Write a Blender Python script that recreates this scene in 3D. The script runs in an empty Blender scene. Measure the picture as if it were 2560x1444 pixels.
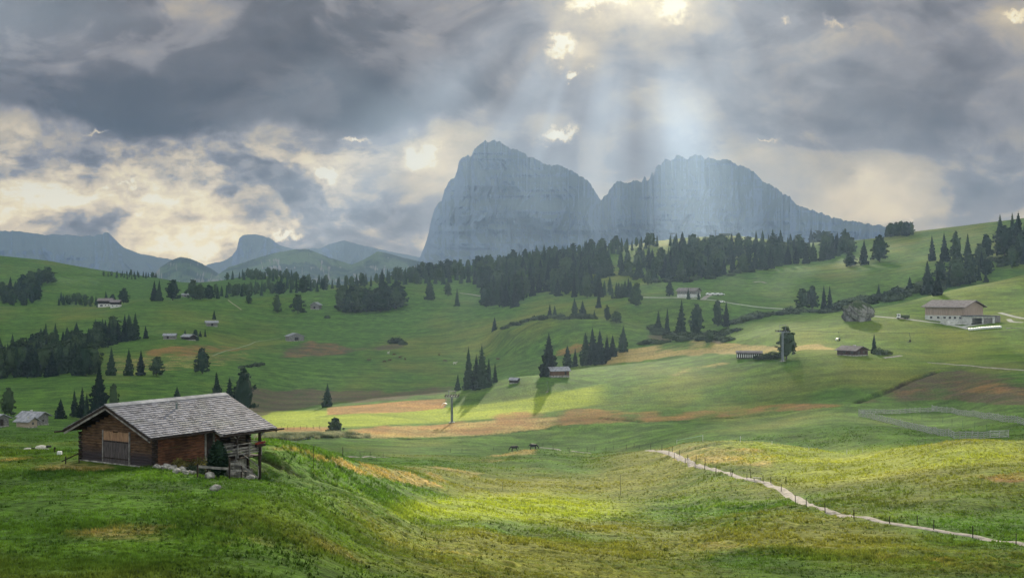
import bpy, bmesh, math, random
import numpy as np
from mathutils import Vector, Matrix
random.seed(7); rng = np.random.default_rng(7)
SC = bpy.context.scene
COL = SC.collection
R = math.radians
F = 3090.0            # focal length in photo pixels (2560 wide)
CZ = 80.0             # eye height above datum

# ------------------------------------------------------------ camera
cam_d = bpy.data.cameras.new('camera'); cam = bpy.data.objects.new('camera', cam_d); COL.objects.link(cam)
cam.location = (0, 0, CZ); cam.rotation_euler = (R(90), 0, 0)
cam_d.sensor_width = 36; cam_d.lens = 36 * F / 2560
cam_d.clip_start = 0.5; cam_d.clip_end = 120000
SC.camera = cam
SC.view_settings.view_transform = 'Standard'; SC.view_settings.look = 'None'
SC.view_settings.gamma = 1; SC.view_settings.use_curve_mapping = False
SC.view_settings.exposure = 1.2
SC.cycles.use_denoising = True
SC.cycles.max_bounces = 5; SC.cycles.diffuse_bounces = 2; SC.cycles.volume_bounces = 1
SC.cycles.transparent_max_bounces = 6

# ------------------------------------------------------------ sun
SUN_EL, SUN_AZ = R(20.0), R(6.0)      # azimuth to the right of the view axis
SUN_DIR = Vector((math.sin(SUN_AZ)*math.cos(SUN_EL), math.cos(SUN_AZ)*math.cos(SUN_EL), math.sin(SUN_EL)))
sl = bpy.data.lights.new('sun', 'SUN'); sl.energy = 5.0; sl.angle = R(0.35); sl.color = (1.0, 0.88, 0.66)
so = bpy.data.objects.new('sun', sl); COL.objects.link(so)
so.rotation_euler = SUN_DIR.to_track_quat('Z', 'Y').to_euler()

# ------------------------------------------------------------ node helpers
def lin(c):
    c = c/255.0
    return c/12.92 if c <= 0.04045 else ((c+0.055)/1.055)**2.4
def rgb(r, g, b): return (lin(r), lin(g), lin(b), 1)
class NT:
    def __init__(s, tree): s.t = tree
    def n(s, typ, **kw):
        nd = s.t.nodes.new(typ)
        for k, v in kw.items(): setattr(nd, k, v)
        return nd
    def put(s, sock, v):
        if hasattr(v, 'is_linked') or isinstance(v, bpy.types.NodeSocket): s.t.links.new(v, sock)
        elif v is not None: sock.default_value = v
    def m(s, op, a, b=None, c=None, clamp=False):
        nd = s.n('ShaderNodeMath', operation=op, use_clamp=clamp)
        s.put(nd.inputs[0], a)
        if b is not None: s.put(nd.inputs[1], b)
        if c is not None: s.put(nd.inputs[2], c)
        return nd.outputs[0]
    def vm(s, op, a, b=None, sc=None):
        nd = s.n('ShaderNodeVectorMath', operation=op)
        s.put(nd.inputs[0], a)
        if b is not None: s.put(nd.inputs[1], b)
        if sc is not None: s.put(nd.inputs['Scale'], sc)
        return nd.outputs[0]
    def mix(s, f, a, b, mode='MIX'):
        nd = s.n('ShaderNodeMix', data_type='RGBA', blend_type=mode)
        s.put(nd.inputs[0], f); s.put(nd.inputs[6], a); s.put(nd.inputs[7], b)
        return nd.outputs[2]
    def noise(s, vec, scale, detail=4, rough=0.5, dist=0.0, dim='3D', w=None, col=False):
        nd = s.n('ShaderNodeTexNoise', noise_dimensions=dim)
        if dim == '1D': s.put(nd.inputs['W'], vec)
        else: s.put(nd.inputs['Vector'], vec)
        nd.inputs['Scale'].default_value = scale; nd.inputs['Detail'].default_value = detail
        nd.inputs['Roughness'].default_value = rough; nd.inputs['Distortion'].default_value = dist
        return nd.outputs['Color' if col else 'Fac']
    def ss(s, x, a, b, lo=0.0, hi=1.0):
        nd = s.n('ShaderNodeMapRange', interpolation_type='SMOOTHSTEP')
        s.put(nd.inputs[0], x); nd.inputs[1].default_value = a; nd.inputs[2].default_value = b
        nd.inputs[3].default_value = lo; nd.inputs[4].default_value = hi
        return nd.outputs[0]
    def ramp(s, x, stops, interp='LINEAR'):
        nd = s.n('ShaderNodeValToRGB'); nd.color_ramp.interpolation = interp
        cr = nd.color_ramp
        while len(cr.elements) < len(stops): cr.elements.new(0.5)
        for e, (p, c) in zip(cr.elements, stops): e.position = p; e.color = c
        s.put(nd.inputs[0], x)
        return nd.outputs[0]
    def xyz(s, v):
        nd = s.n('ShaderNodeSeparateXYZ'); s.put(nd.inputs[0], v); return nd.outputs
    def comb(s, x, y, z=0.0):
        nd = s.n('ShaderNodeCombineXYZ')
        for i, v in enumerate((x, y, z)): s.put(nd.inputs[i], v)
        return nd.outputs[0]

SKY_OPEN = (.42, .41, .36)
# ------------------------------------------------------------ sky (world)
w = bpy.data.worlds.new('World'); SC.world = w; w.use_nodes = True
w.node_tree.nodes.clear(); W = NT(w.node_tree)
dirv = W.n('ShaderNodeTexCoord').outputs['Generated']
dx, dy, dz = W.xyz(dirv)
ay = W.m('MAXIMUM', W.m('ABSOLUTE', dy), 0.08)
U = W.m('MULTIPLY_ADD', W.m('DIVIDE', dx, ay), F/1000, 1.28)
V = W.m('MULTIPLY_ADD', W.m('DIVIDE', dz, ay), -F/1000, 0.722)
P = W.comb(U, V)
wa = W.vm('SCALE', W.vm('SUBTRACT', W.noise(P, 2.2, 2, 0.5, col=True), (0.5, 0.5, 0.5)), sc=0.20)
wb = W.vm('SCALE', W.vm('SUBTRACT', W.noise(P, 8.0, 4, 0.6, col=True), (0.5, 0.5, 0.5)), sc=0.13)
PW = W.vm('ADD', W.vm('ADD', P, wa), wb)
PS = W.vm('ADD', P, W.vm('SCALE', wb, sc=0.7))
def blob(acc, vec, cx, cy, rx, ry, a, rot=0.0):
    mp = W.n('ShaderNodeMapping', vector_type='TEXTURE'); W.put(mp.inputs[0], vec)
    mp.inputs['Location'].default_value = (cx/1000, cy/1000, 0)
    mp.inputs['Rotation'].default_value = (0, 0, R(rot)); mp.inputs['Scale'].default_value = (rx/1000, ry/1000, 1)
    g = W.n('ShaderNodeTexGradient', gradient_type='QUADRATIC_SPHERE'); W.put(g.inputs[0], mp.outputs[0])
    return W.m('MULTIPLY_ADD', g.outputs['Fac'], a, acc)
# lower, brighter sky (value is roughly display brightness)
L = W.ss(V, 0.1, 0.62, 0.50, 0.63)
for b in (
    # cx, cy, rx, ry, amount, rot
    (350, 520, 800, 160, 0.20, 0), (100, 420, 300, 90, 0.12, 0), (620, 620, 500, 70, 0.14, 0), (2120, 440, 200, 80, 0.06, 0), (900, 500, 200, 130, -.14, 0), (120, 545, 200, 50, -.12, 0), (330, 400, 380, 60, -.16, 4), (60, 400, 160, 50, -.10, 0),
    (150, 420, 520, 170, 0.22, 0), (220, 480, 420, 110, 0.22, 0), (60, 330, 260, 90, 0.14, 10), (60, 640, 500, 120, 0.12, 0),
    (640, 505, 210, 100, -0.42, 0), (450, 525, 130, 60, -0.30, 0), (250, 560, 200, 60, -.14, 0), (330, 395, 330, 80, -0.12, 0), (720, 560, 260, 80, 0.10, 0),
    (250, 560, 260, 80, -0.10, 0), (900, 560, 260, 200, -0.08, 0), (1010, 460, 240, 200, -0.02, 0),
    (800, 430, 190, 90, 0.20, 0), (1060, 380, 200, 110, 0.22, 0), (520, 560, 260, 120, 0.12, 0), (520, 640, 220, 60, 0.12, 0),
    (1280, 130, 420, 260, 0.05, 0), (1020, 230, 300, 160, -0.14, 0), (1250, 330, 260, 120, 0.04, 0),
    (1550, 20, 430, 160, 0.38, 0), (1440, 150, 170, 150, 0.22, 0), (1560, 260, 300, 190, 0.12, 0),
    (1600, 380, 320, 150, -0.03, 0), (1830, 200, 420, 220, -0.02, 0), (2080, 60, 260, 110, 0.12, 0), (2520, 60, 180, 120, 0.16, 0),
    (2330, 200, 500, 160, -0.02, 0), (2420, 310, 420, 120, -0.14, 8), (1900, 330, 330, 90, -0.09, 6), (2150, 440, 240, 100, 0.12, 0),
    (1900, 350, 140, 60, 0.12, 0), (2100, 410, 80, 60, -0.13, 0), (2480, 470, 320, 140, -0.08, 0), (2200, 530, 360, 110, 0.12, 0), (2330, 585, 260, 50, 0.26, -6),
    (1990, 450, 160, 110, -0.08, 0), (1700, 300, 260, 170, 0.02, 0)):
    L = blob(L, PW, *b)
PN = W.vm('MULTIPLY', P, (1.0, 1.7, 1.0))
n1 = W.noise(PN, 3.2, 9, 0.56, 0.5); n2 = W.noise(W.vm('ADD', PN, (5.3, 2.1, 0)), 9.0, 7, 0.6, 0.3)
lowm = W.ss(V, 0.27, 0.40)
amp = W.m('MULTIPLY_ADD', lowm, W.ss(U, 1.3, 0.7, 0.02, 0.38), 0.36)
puff = W.ss(n1, 0.455, 0.545)
L = W.m('MULTIPLY_ADD', W.m('SUBTRACT', n1, 0.5), amp, L)
L = W.m('MULTIPLY_ADD', W.m('SUBTRACT', puff, 0.5), W.m('MULTIPLY', amp, W.m('MULTIPLY_ADD', lowm, .14, .12)), L)
L = W.m('MULTIPLY_ADD', W.m('SUBTRACT', n2, 0.5), W.m('MULTIPLY', amp, 0.75), L)
n4 = W.noise(W.vm('ADD', PN, (1.3, 7.1, 0)), 20.0, 6, 0.62, 0.3)
L = W.m('MULTIPLY_ADD', W.m('SUBTRACT', W.ss(n4, .40, .60), 0.5), W.m('MULTIPLY', W.m('MULTIPLY', lowm, W.ss(U, 1.25, 0.8)), 0.13), L)
# the dark bank upper left with its crisp lower edge
fc = W.n('ShaderNodeFloatCurve'); cu = fc.mapping.curves[0]
pts = [(-1.0, .20), (0, .275), (.13, .305), (.27, .345), (.36, .355), (.55, .345), (.70, .325), (.86, .345), (1.0, .330), (1.15, .30), (1.3, .16), (1.5, -.02), (2.0, -.3), (3.0, -.3)]
sx = lambda u: (u+1)/4.0; sy = lambda v: (v+.5)
while len(cu.points) < len(pts): cu.points.new(0.5, 0.5)
for p_, (u_, v_) in zip(cu.points, pts): p_.location = (sx(u_), sy(v_))
fc.mapping.update()
pu, pv, _ = W.xyz(PS)
W.put(fc.inputs['Value'], W.m('MULTIPLY_ADD', pu, 0.25, 0.25))
edge = W.m('SUBTRACT', fc.outputs[0], 0.5)
dist = W.m('SUBTRACT', edge, pv)
bank = W.m('MULTIPLY', W.ss(dist, -0.006, 0.04), W.ss(U, 1.55, 0.95))
Lb = W.ss(dist, 0.0, 0.26, 0.27, 0.44)
for b in ((420, 330, 520, 60, -0.10, 2), (130, 140, 380, 160, 0.14, 0), (420, 30, 380, 90, 0.12, 0), (820, 60, 360, 120, -0.07, 0), (560, 170, 300, 110, 0.05, 20),
          (250, 240, 320, 80, -0.06, 0), (960, 260, 300, 120, -0.06, 0), (700, 240, 260, 110, -0.05, 30), (830, 290, 120, 110, 0.08, 60), (1150, 130, 340, 220, 0.12, 0)):
    Lb = blob(Lb, PW, *b)
Lb = W.m('MULTIPLY_ADD', W.m('SUBTRACT', n1, 0.5), 0.45, Lb)
Lb = W.m('MULTIPLY_ADD', W.m('SUBTRACT', puff, 0.5), 0.10, Lb)
Lb = W.m('MULTIPLY_ADD', W.m('SUBTRACT', n2, 0.5), 0.22, Lb)
L = W.m('ADD', W.m('MULTIPLY', L, W.m('SUBTRACT', 1.0, bank)), W.m('MULTIPLY', Lb, bank))
# small torn openings, bright
n3 = W.noise(P, 14.0, 7, 0.65, 0.4)
PT = W.vm('ADD', PS, W.vm('SCALE', W.vm('SUBTRACT', W.noise(P, 26.0, 4, 0.6, col=True), (0.5, 0.5, 0.5)), sc=0.09))
for b in ((1390, 350, 90, 45, 0.55, 0), (1435, 185, 70, 45, 0.55, 0), (1060, 385, 120, 70, 0.40, 20), (715, 590, 70, 40, 0.55, 0), (512, 638, 36, 14, 0.5, 0),
          (1500, 0, 150, 70, 0.45, 0), (1680, 20, 120, 60, 0.25, 0), (1400, 110, 60, 80, 0.38, 0), (805, 430, 40, 60, 0.35, 0), (240, 330, 50, 16, 0.3, 0),
          (890, 345, 70, 22, 0.35, 5), (2270, 565, 60, 24, 0.35, 0), (2100, 60, 90, 40, 0.15, 20), (1960, 50, 60, 30, 0.15, 50), (2540, 50, 80, 20, 0.2, 0), (130, 485, 120, 22, 0.2, 0), (300, 470, 120, 20, 0.2, -8), (1900, 348, 60, 18, 0.2, 0)):
    Lo = blob(0.0, PT, b[0], b[1], b[2]*1.2, b[3]*1.2, 1.0, b[5])
    L = W.m('MULTIPLY_ADD', W.m('MULTIPLY', Lo, W.ss(W.m('MULTIPLY_ADD', Lo, .50, n3), .62, .92)), b[4]*1.7, L)
skyc = W.ramp(L, [(0.0, rgb(34, 32, 34)), (.25, rgb(66, 63, 65)), (.42, rgb(104, 100, 101)), (.55, rgb(143, 139, 138)),
                  (.68, rgb(194, 180, 152)), (.80, rgb(232, 214, 176)), (.92, rgb(255, 240, 190)), (1.0, rgb(255, 250, 222))])
# crepuscular rays: streaks round the hidden sun
rx, ry, _ = W.xyz(W.vm('SUBTRACT', P, (1.585, -0.30, 0)))
ang = W.m('ARCTAN2', rx, ry)
rays = W.ss(W.noise(W.m('ADD', ang, 3.17), 3.2, 3, 0.5, dim='1D'), 0.36, 0.66)
rad = W.m('SQRT', W.m('ADD', W.m('MULTIPLY', rx, rx), W.m('MULTIPLY', ry, ry)))
rm = W.m('MULTIPLY', W.ss(rad, 0.35, 0.6), W.ss(rad, 1.6, 0.8))
side = W.m('MULTIPLY', W.ss(ang, -1.0, -0.5), W.ss(ang, 0.6, 0.2))
rayf = W.m('MULTIPLY', W.m('MULTIPLY', rays, rm), W.m('MULTIPLY', side, 0.52))
skyc = W.mix(rayf, skyc, rgb(186, 196, 206))
# overhead and behind the eye the cloud is thinner and bluer: the light the meadow lives on
nish = W.n('ShaderNodeTexSky', sky_type='NISHITA', sun_disc=False, sun_elevation=SUN_EL, sun_rotation=SUN_AZ)
nish.air_density = 1.0; nish.dust_density = 1.0
skyc = W.vm('SCALE', skyc, sc=0.435)
skyc = W.vm('MULTIPLY', skyc, W.vm('ADD', (1.04, 1.0, 0.98), W.vm('SCALE', (.34, .28, 0.20), sc=W.ss(V, 0.30, 0.60))))
over = W.m('MAXIMUM', W.ss(dz, 0.30, 0.60), W.ss(dy, 0.15, -0.25))
openc = W.vm('ADD', W.vm('SCALE', nish.outputs[0], sc=0.05), SKY_OPEN)
openc = W.vm('SCALE', openc, sc=W.ss(W.noise(dirv, 3.0, 4), 0.35, 0.65, 0.75, 1.2))
bgc = W.mix(over, skyc, openc)
bg = W.n('ShaderNodeBackground'); W.put(bg.inputs[0], bgc); bg.inputs[1].default_value = 1.0
wo = W.n('ShaderNodeOutputWorld'); W.t.links.new(bg.outputs[0], wo.inputs[0])
w.cycles.sampling_method = 'MANUAL'; w.cycles.sample_map_resolution = 512
# albedos of the sward, and the air
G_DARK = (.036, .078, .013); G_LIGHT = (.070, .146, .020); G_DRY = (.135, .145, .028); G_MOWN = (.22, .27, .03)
G_TAN = (.30, .225, .085); G_RED = (.23, .12, .045); G_MARSH = (.085, .065, .04)
HAZE_COL = (.50, .69, 1.0, 1); HAZE_D = 6.2e-5
# ------------------------------------------------------------ numeric helpers
def hash2(ix, iy, s):
    h = (ix.astype(np.int64)*374761393 + iy.astype(np.int64)*668265263 + s*1442695041) & 0x7fffffff
    h = ((h ^ (h >> 13))*1274126177) & 0x7fffffff
    return ((h ^ (h >> 16)) & 0xffff)/65535.0
def vnoise(x, y, s=0):
    x = np.asarray(x, float); y = np.asarray(y, float)
    ix = np.floor(x); iy = np.floor(y); fx = x-ix; fy = y-iy
    fx = fx*fx*fx*(fx*(fx*6-15)+10); fy = fy*fy*fy*(fy*(fy*6-15)+10)
    a = hash2(ix, iy, s); b = hash2(ix+1, iy, s); c = hash2(ix, iy+1, s); d = hash2(ix+1, iy+1, s)
    return (a+(b-a)*fx)*(1-fy)+(c+(d-c)*fx)*fy
def fbm(x, y, o=4, s=0, g=0.5):
    t = 0; a = 1; n = 0
    for i in range(o):
        t = t+a*vnoise(x*2**i+i*17.3, y*2**i+i*9.1, s+i); n += a; a *= g
    return t/n-0.5
def pchip_slopes(x, y):
    h = np.diff(x, axis=0); d = np.diff(y, axis=0)/h; m = np.zeros_like(y)
    w1 = 2*h[1:]+h[:-1]; w2 = h[1:]+2*h[:-1]; ok = d[1:]*d[:-1] > 0
    with np.errstate(all='ignore'): hm = (w1+w2)/(w1/d[:-1]+w2/d[1:])
    m[1:-1] = np.where(ok, hm, 0); m[0] = d[0]; m[-1] = d[-1]
    return m
def hermite(t, h, y0, y1, m0, m1):
    t2 = t*t; t3 = t2*t
    return (2*t3-3*t2+1)*y0+(t3-2*t2+t)*h*m0+(-2*t3+3*t2)*y1+(t3-t2)*h*m1
def pchip1(xs, ys, q):
    xs = np.asarray(xs, float); ys = np.asarray(ys, float); m = pchip_slopes(xs, ys)
    q = np.clip(q, xs[0], xs[-1]); i = np.clip(np.searchsorted(xs, q)-1, 0, len(xs)-2); h = xs[i+1]-xs[i]
    return hermite((q-xs[i])/h, h, ys[i], ys[i+1], m[i], m[i+1])
def sstep(x, a, b):
    t = np.clip((x-a)/(b-a), 0, 1); return t*t*(3-2*t)

# ------------------------------------------------------------ the lie of the land
# each line is a contour across the view: bearing -> (depth in metres, apparent height); crests hide the dips behind them
LINES = [
 {-500:(50,1444),0:(51,1444),300:(52,1444),600:(54,1444),1000:(66,1444),1280:(80,1444),1650:(92,1444),2100:(98,1444),2560:(100,1444),3060:(100,1444)},
 {-500:(84,1205),0:(84,1205),200:(83,1200),385:(84,1193),640:(83,1205),760:(84,1235),900:(98,1270),1000:(115,1283),1100:(135,1285),1200:(150,1268),1330:(160,1278),1500:(150,1312),1650:(150,1322),1800:(150,1310),2000:(140,1308),2100:(138,1318),2400:(140,1310),2560:(150,1280),3060:(150,1270)},
 {-500:(106,1152),0:(106,1155),200:(103,1148),370:(102,1142),400:(97,1160),440:(95,1172),500:(96,1182),560:(97,1190),610:(100,1195),650:(101.5,1199),700:(102,1203),760:(104,1208),820:(110,1208),900:(120,1214),1000:(142,1232),1100:(166,1240),1200:(190,1236),1330:(220,1215),1500:(200,1248),1650:(200,1245),1800:(190,1235),2000:(185,1225),2200:(180,1210),2400:(175,1190),2560:(170,1190),3060:(170,1190)},
 {-500:(132,1125),0:(128,1130),200:(121,1130),400:(116,1122),600:(110,1114),680:(109,1112),760:(116,1132),850:(128,1156),950:(155,1176),1050:(200,1182),1150:(250,1170),1250:(300,1143),1330:(335,1121),1400:(330,1127),1470:(325,1132),1560:(300,1128),1650:(285,1122),1720:(272,1109),1800:(264,1102),1900:(260,1104),2000:(255,1118),2100:(245,1134),2200:(232,1127),2300:(220,1115),2400:(212,1107),2560:(205,1110),3060:(200,1120)},
 {-500:(165,1170),0:(160,1170),200:(160,1175),400:(165,1190),680:(190,1180),850:(220,1170),950:(240,1163),1050:(270,1156),1150:(310,1143),1250:(350,1135),1330:(380,1130),1500:(370,1137),1650:(330,1132),1800:(305,1122),2000:(290,1130),2200:(262,1130),2400:(245,1120),2560:(240,1115),3060:(235,1120)},
 {-500:(235,1108),0:(230,1112),200:(235,1112),400:(255,1112),700:(330,1113),900:(340,1124),1100:(380,1114),1330:(415,1100),1500:(405,1100),1650:(372,1098),1800:(348,1084),2000:(330,1083),2150:(312,1078),2385:(282,1096),2560:(275,1087),3060:(270,1080)},
 {-500:(330,1063),0:(335,1066),200:(340,1068),500:(370,1080),700:(395,1088),900:(410,1090),1100:(430,1085),1330:(450,1065),1500:(440,1050),1700:(425,1050),1900:(410,1045),2100:(385,1035),2330:(395,1035),2560:(330,1045),3060:(320,1045)},
 {-500:(410,1035),0:(410,1035),200:(410,1038),500:(430,1045),700:(455,1056),900:(470,1042),1100:(480,1046),1330:(485,1031),1500:(470,1025),1700:(460,1018),1900:(450,1010),2100:(430,1000),2330:(435,988),2560:(390,988),3060:(380,985)},
 {-500:(480,1015),0:(480,1015),200:(480,1015),400:(480,1025),600:(490,1045),700:(505,1036),820:(520,1018),1000:(540,997),1110:(555,985),1200:(560,966),1290:(560,945),1370:(550,940),1430:(570,926),1500:(600,914),1650:(600,900),1850:(580,887),2000:(550,882),2130:(540,884),2330:(500,922),2450:(495,915),2560:(485,912),3060:(475,905)},
 {-500:(540,1000),0:(540,985),200:(540,980),400:(540,990),600:(570,1008),700:(590,1016),820:(600,1010),1000:(620,992),1110:(640,980),1200:(650,968),1290:(640,955),1370:(630,945),1430:(640,932),1500:(655,916),1650:(645,898),1850:(625,880),2000:(590,866),2200:(570,872),2330:(565,880),2560:(560,866),3060:(560,855)},
 {-500:(650,948),0:(650,948),230:(650,936),430:(650,938),640:(700,930),800:(740,930),1000:(760,925),1200:(760,925),1290:(740,905),1400:(720,900),1500:(700,888),1650:(690,872),1800:(672,858),1900:(650,842),2000:(635,832),2200:(630,822),2330:(622,822),2560:(620,814),3060:(620,805)},
 {-500:(750,915),0:(750,912),300:(750,892),430:(765,884),640:(830,888),800:(865,888),1000:(870,885),1200:(870,880),1300:(790,850),1400:(765,838),1500:(755,832),1650:(740,850),1740:(705,852),1800:(700,850),1900:(690,824),2000:(680,808),2190:(670,795),2300:(672,790),2400:(680,788),2560:(690,775),3060:(690,740)},
 {-500:(880,850),0:(880,852),300:(860,862),430:(860,852),640:(930,862),740:(955,846),1000:(975,843),1200:(955,828),1290:(830,826),1350:(818,802),1450:(812,796),1550:(805,802),1640:(800,828),1720:(780,840),1800:(728,848),1850:(732,828),1900:(738,812),2000:(745,789),2100:(748,777),2190:(750,768),2300:(765,742),2400:(785,720),2500:(805,700),2560:(820,686),3060:(855,600)},
 {-500:(960,825),0:(960,825),400:(960,818),740:(1040,820),1000:(1055,815),1200:(1025,800),1290:(920,815),1450:(880,802),1640:(865,815),1800:(830,818),1900:(840,805),2000:(845,795),2190:(850,785),2400:(870,765),2560:(890,750),3060:(930,705)},
 {-500:(1060,795),0:(1060,795),400:(1070,780),740:(1130,790),1000:(1140,780),1200:(1120,775),1300:(1040,778),1450:(970,768),1640:(935,758),1740:(930,752),1900:(940,768),2000:(930,772),2110:(930,774),2190:(930,765),2300:(940,745),2400:(980,715),2560:(1020,690),3060:(1060,660)},
 {-500:(1180,760),0:(1180,765),250:(1190,768),370:(1230,752),600:(1300,745),740:(1350,735),870:(1380,722),1000:(1400,712),1100:(1330,728),1200:(1280,740),1330:(1150,745),1450:(1080,745),1640:(1045,730),1740:(1060,720),1900:(1080,725),2000:(1100,715),2100:(1100,710),2200:(1120,690),2300:(1130,670),2400:(1150,655),2560:(1180,630),3060:(1200,600)},
 {-500:(1300,765),0:(1300,765),250:(1310,768),370:(1350,758),600:(1480,745),740:(1550,735),870:(1530,725),1000:(1530,715),1100:(1480,705),1200:(1420,705),1330:(1300,708),1450:(1250,706),1640:(1200,696),1800:(1250,678),2000:(1270,670),2200:(1270,650),2400:(1300,620),2560:(1300,600),3060:(1300,560)},
 {-500:(1550,700),0:(1550,705),250:(1600,715),370:(1700,715),600:(1850,710),740:(1850,712),870:(1700,710),1000:(1640,700),1100:(1620,685),1200:(1560,680),1330:(1480,668),1450:(1450,660),1640:(1420,648),1800:(1450,640),2000:(1450,638),2200:(1420,618),2400:(1420,590),2560:(1420,568),3060:(1400,520)},
 {-500:(1900,600),0:(1900,637),100:(1900,648),200:(1950,666),300:(2000,680),390:(2050,691),470:(2100,704),560:(2150,700),600:(2150,692),700:(2150,690),780:(2100,705),870:(1950,712),930:(1800,700),1000:(1780,685),1100:(1780,672),1200:(1760,660),1330:(1750,643),1450:(1750,630),1530:(1760,620),1600:(1760,611),1700:(1760,600),1780:(1780,594),1850:(1780,590),1920:(1750,598),2000:(1700,606),2100:(1650,603),2200:(1600,594),2300:(1560,577),2400:(1550,566),2500:(1540,554),2560:(1530,546),3060:(1500,480)},
]
PX = np.arange(-620, 3184, 4.0)
NC = len(PX)
lnY = [np.full(NC, math.log(5.0)), np.full(NC, math.log(25.0))]
dr = [np.full(NC, 2.6), np.full(NC, 7.2)]
for ln_ in LINES:
    k = sorted(ln_); xs = np.array(k, float)
    ly = np.array([math.log(ln_[i][0]) for i in k]); dd = np.array([(ln_[i][1]-722)/F*ln_[i][0] for i in k])
    lnY.append(pchip1(xs, ly, PX)); dr.append(pchip1(xs, dd, PX))
lnY.append(lnY[-1]+0.16); dr.append(dr[-1]+40)
lnY.append(np.full(NC, math.log(4200))); dr.append(np.full(NC, 170.0))
lnY.append(np.full(NC, math.log(60000))); dr.append(np.full(NC, 260.0))
lnY = np.array(lnY); dr = np.array(dr)
ker = np.exp(-np.linspace(-2, 2, 25)**2); ker /= ker.sum()
def smx(a): return np.array([np.convolve(np.pad(r, 12, mode='edge'), ker, 'valid') for r in a])
lnY = smx(lnY); dr = smx(dr)
for i in range(1, len(lnY)): lnY[i] = np.maximum(lnY[i], lnY[i-1]+0.012)
YR = np.exp(np.r_[np.linspace(math.log(5), math.log(50), 30)[:-1], np.linspace(math.log(50), math.log(2300), 800), np.linspace(math.log(2350), math.log(60000), 40)])
NR = len(YR); LYR = np.log(YR)
SL = pchip_slopes(lnY, dr)
DROP = np.zeros((NR, NC))
for c in range(NC):
    xs = lnY[:, c]; i = np.clip(np.searchsorted(xs, LYR)-1, 0, len(xs)-2); h = xs[i+1]-xs[i]
    DROP[:, c] = hermite(np.clip((LYR-xs[i])/h, 0, 1), h, dr[i, c], dr[i+1, c], SL[i, c], SL[i+1, c])
YY = np.repeat(YR[:, None], NC, 1); PXX = np.repeat(PX[None], NR, 0); XX = (PXX-1280)/F*YY
far = sstep(YY, 60, 500)
amp = np.clip(YY*0.0022, 0.1, 3.0)
und = fbm(XX/(18+YY*0.06), YY/(22+YY*0.05), 4, 3)
und2 = fbm(XX/7.0, YY/5.0, 3, 11)*(1-sstep(YY, 260, 700))
ZZ = CZ-DROP+und*amp*2.0+und2*0.8*sstep(YY, 50, 120)
# tussocky, cattle-trodden banks on the near slopes
tus = sstep(fbm(XX/26, YY/26, 3, 41), -0.02, 0.22)
tb = np.abs(fbm(XX/1.7, YY/1.5, 2, 51))
ZZ += tus*(0.16-tb)*1.3*(1-sstep(YY, 260, 420))*sstep(YY, 60, 85)
def PYof(z, y): return 722-F*(z-CZ)/y
# carve: ditches and eroded banks (polyline of picture bearings and depth found on the surface)
def surf(px, Y):
    c = np.clip((np.asarray(px, float)-PX[0])/4.0, 0, NC-1.001); r = np.clip(np.interp(np.log(Y), LYR, np.arange(NR)), 0, NR-1.001)
    c0 = c.astype(int); r0 = r.astype(int); fc_ = c-c0; fr = r-r0
    return (ZZ[r0, c0]*(1-fc_)+ZZ[r0, c0+1]*fc_)*(1-fr)+(ZZ[r0+1, c0]*(1-fc_)+ZZ[r0+1, c0+1]*fc_)*fr
def gz(x, y): return float(surf(np.array([x/y*F+1280]), np.array([y]))[0])
YS = np.exp(np.linspace(math.log(40), math.log(2400), 2600))
def depth(px, py, ymin=40):
    ys = YS[YS >= ymin]; s = PYof(surf(np.full(len(ys), float(px)), ys), ys)
    k = np.nonzero(s <= py)[0]
    return float(ys[k[0]]) if len(k) else float(ys[-1])
def at(px, py, ymin=40):
    Y = depth(px, py, ymin); x = (px-1280)/F*Y
    return Vector((x, Y, gz(x, Y)))
def at_depth(px, Y):
    x = (px-1280)/F*Y; return Vector((x, Y, gz(x, Y)))
def segdist(x, y, pts):
    d = np.full(x.shape, 1e9)
    for a, b in zip(pts[:-1], pts[1:]):
        ab = np.array([b[0]-a[0], b[1]-a[1]]); L2 = (ab**2).sum()
        t = np.clip(((x-a[0])*ab[0]+(y-a[1])*ab[1])/L2, 0, 1)
        d = np.minimum(d, np.hypot(x-a[0]-t*ab[0], y-a[1]-t*ab[1]))
    return d
soil = np.zeros_like(ZZ)
def ditch(pp, wid, dep, ymin=40):
    pts = [at(a, b, ymin) for a, b in pp]
    m = (YY > min(p.y for p in pts)-15) & (YY < max(p.y for p in pts)+15)
    d = segdist(XX[m], YY[m], pts)+fbm(XX[m]/3, YY[m]/3, 2, 77)*wid*0.6
    k = 1-sstep(d, 0.25*wid, wid)
    ZZ[m] -= dep*k; soil[m] = np.maximum(soil[m], k*(0.6+fbm(XX[m]/5, YY[m]/5, 2, 78)*1.6))
ditch([(655, 1150), (700, 1163), (745, 1180)], 0.9, 0.35)
ditch([(775, 1188), (815, 1204), (868, 1222)], 0.5, 0.5)
ditch([(2140, 1006), (2200, 985), (2270, 953), (2345, 927)], 2.2, 1.4, 300)
ditch([(1500, 1045), (1600, 1054), (1700, 1053), (1800, 1045), (1950, 1034), (2100, 1015)], 1.3, 0.7, 340)
ditch([(880, 1092), (1000, 1096), (1150, 1094), (1300, 1078), (1400, 1065)], 1.2, 0.8, 340)

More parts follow.
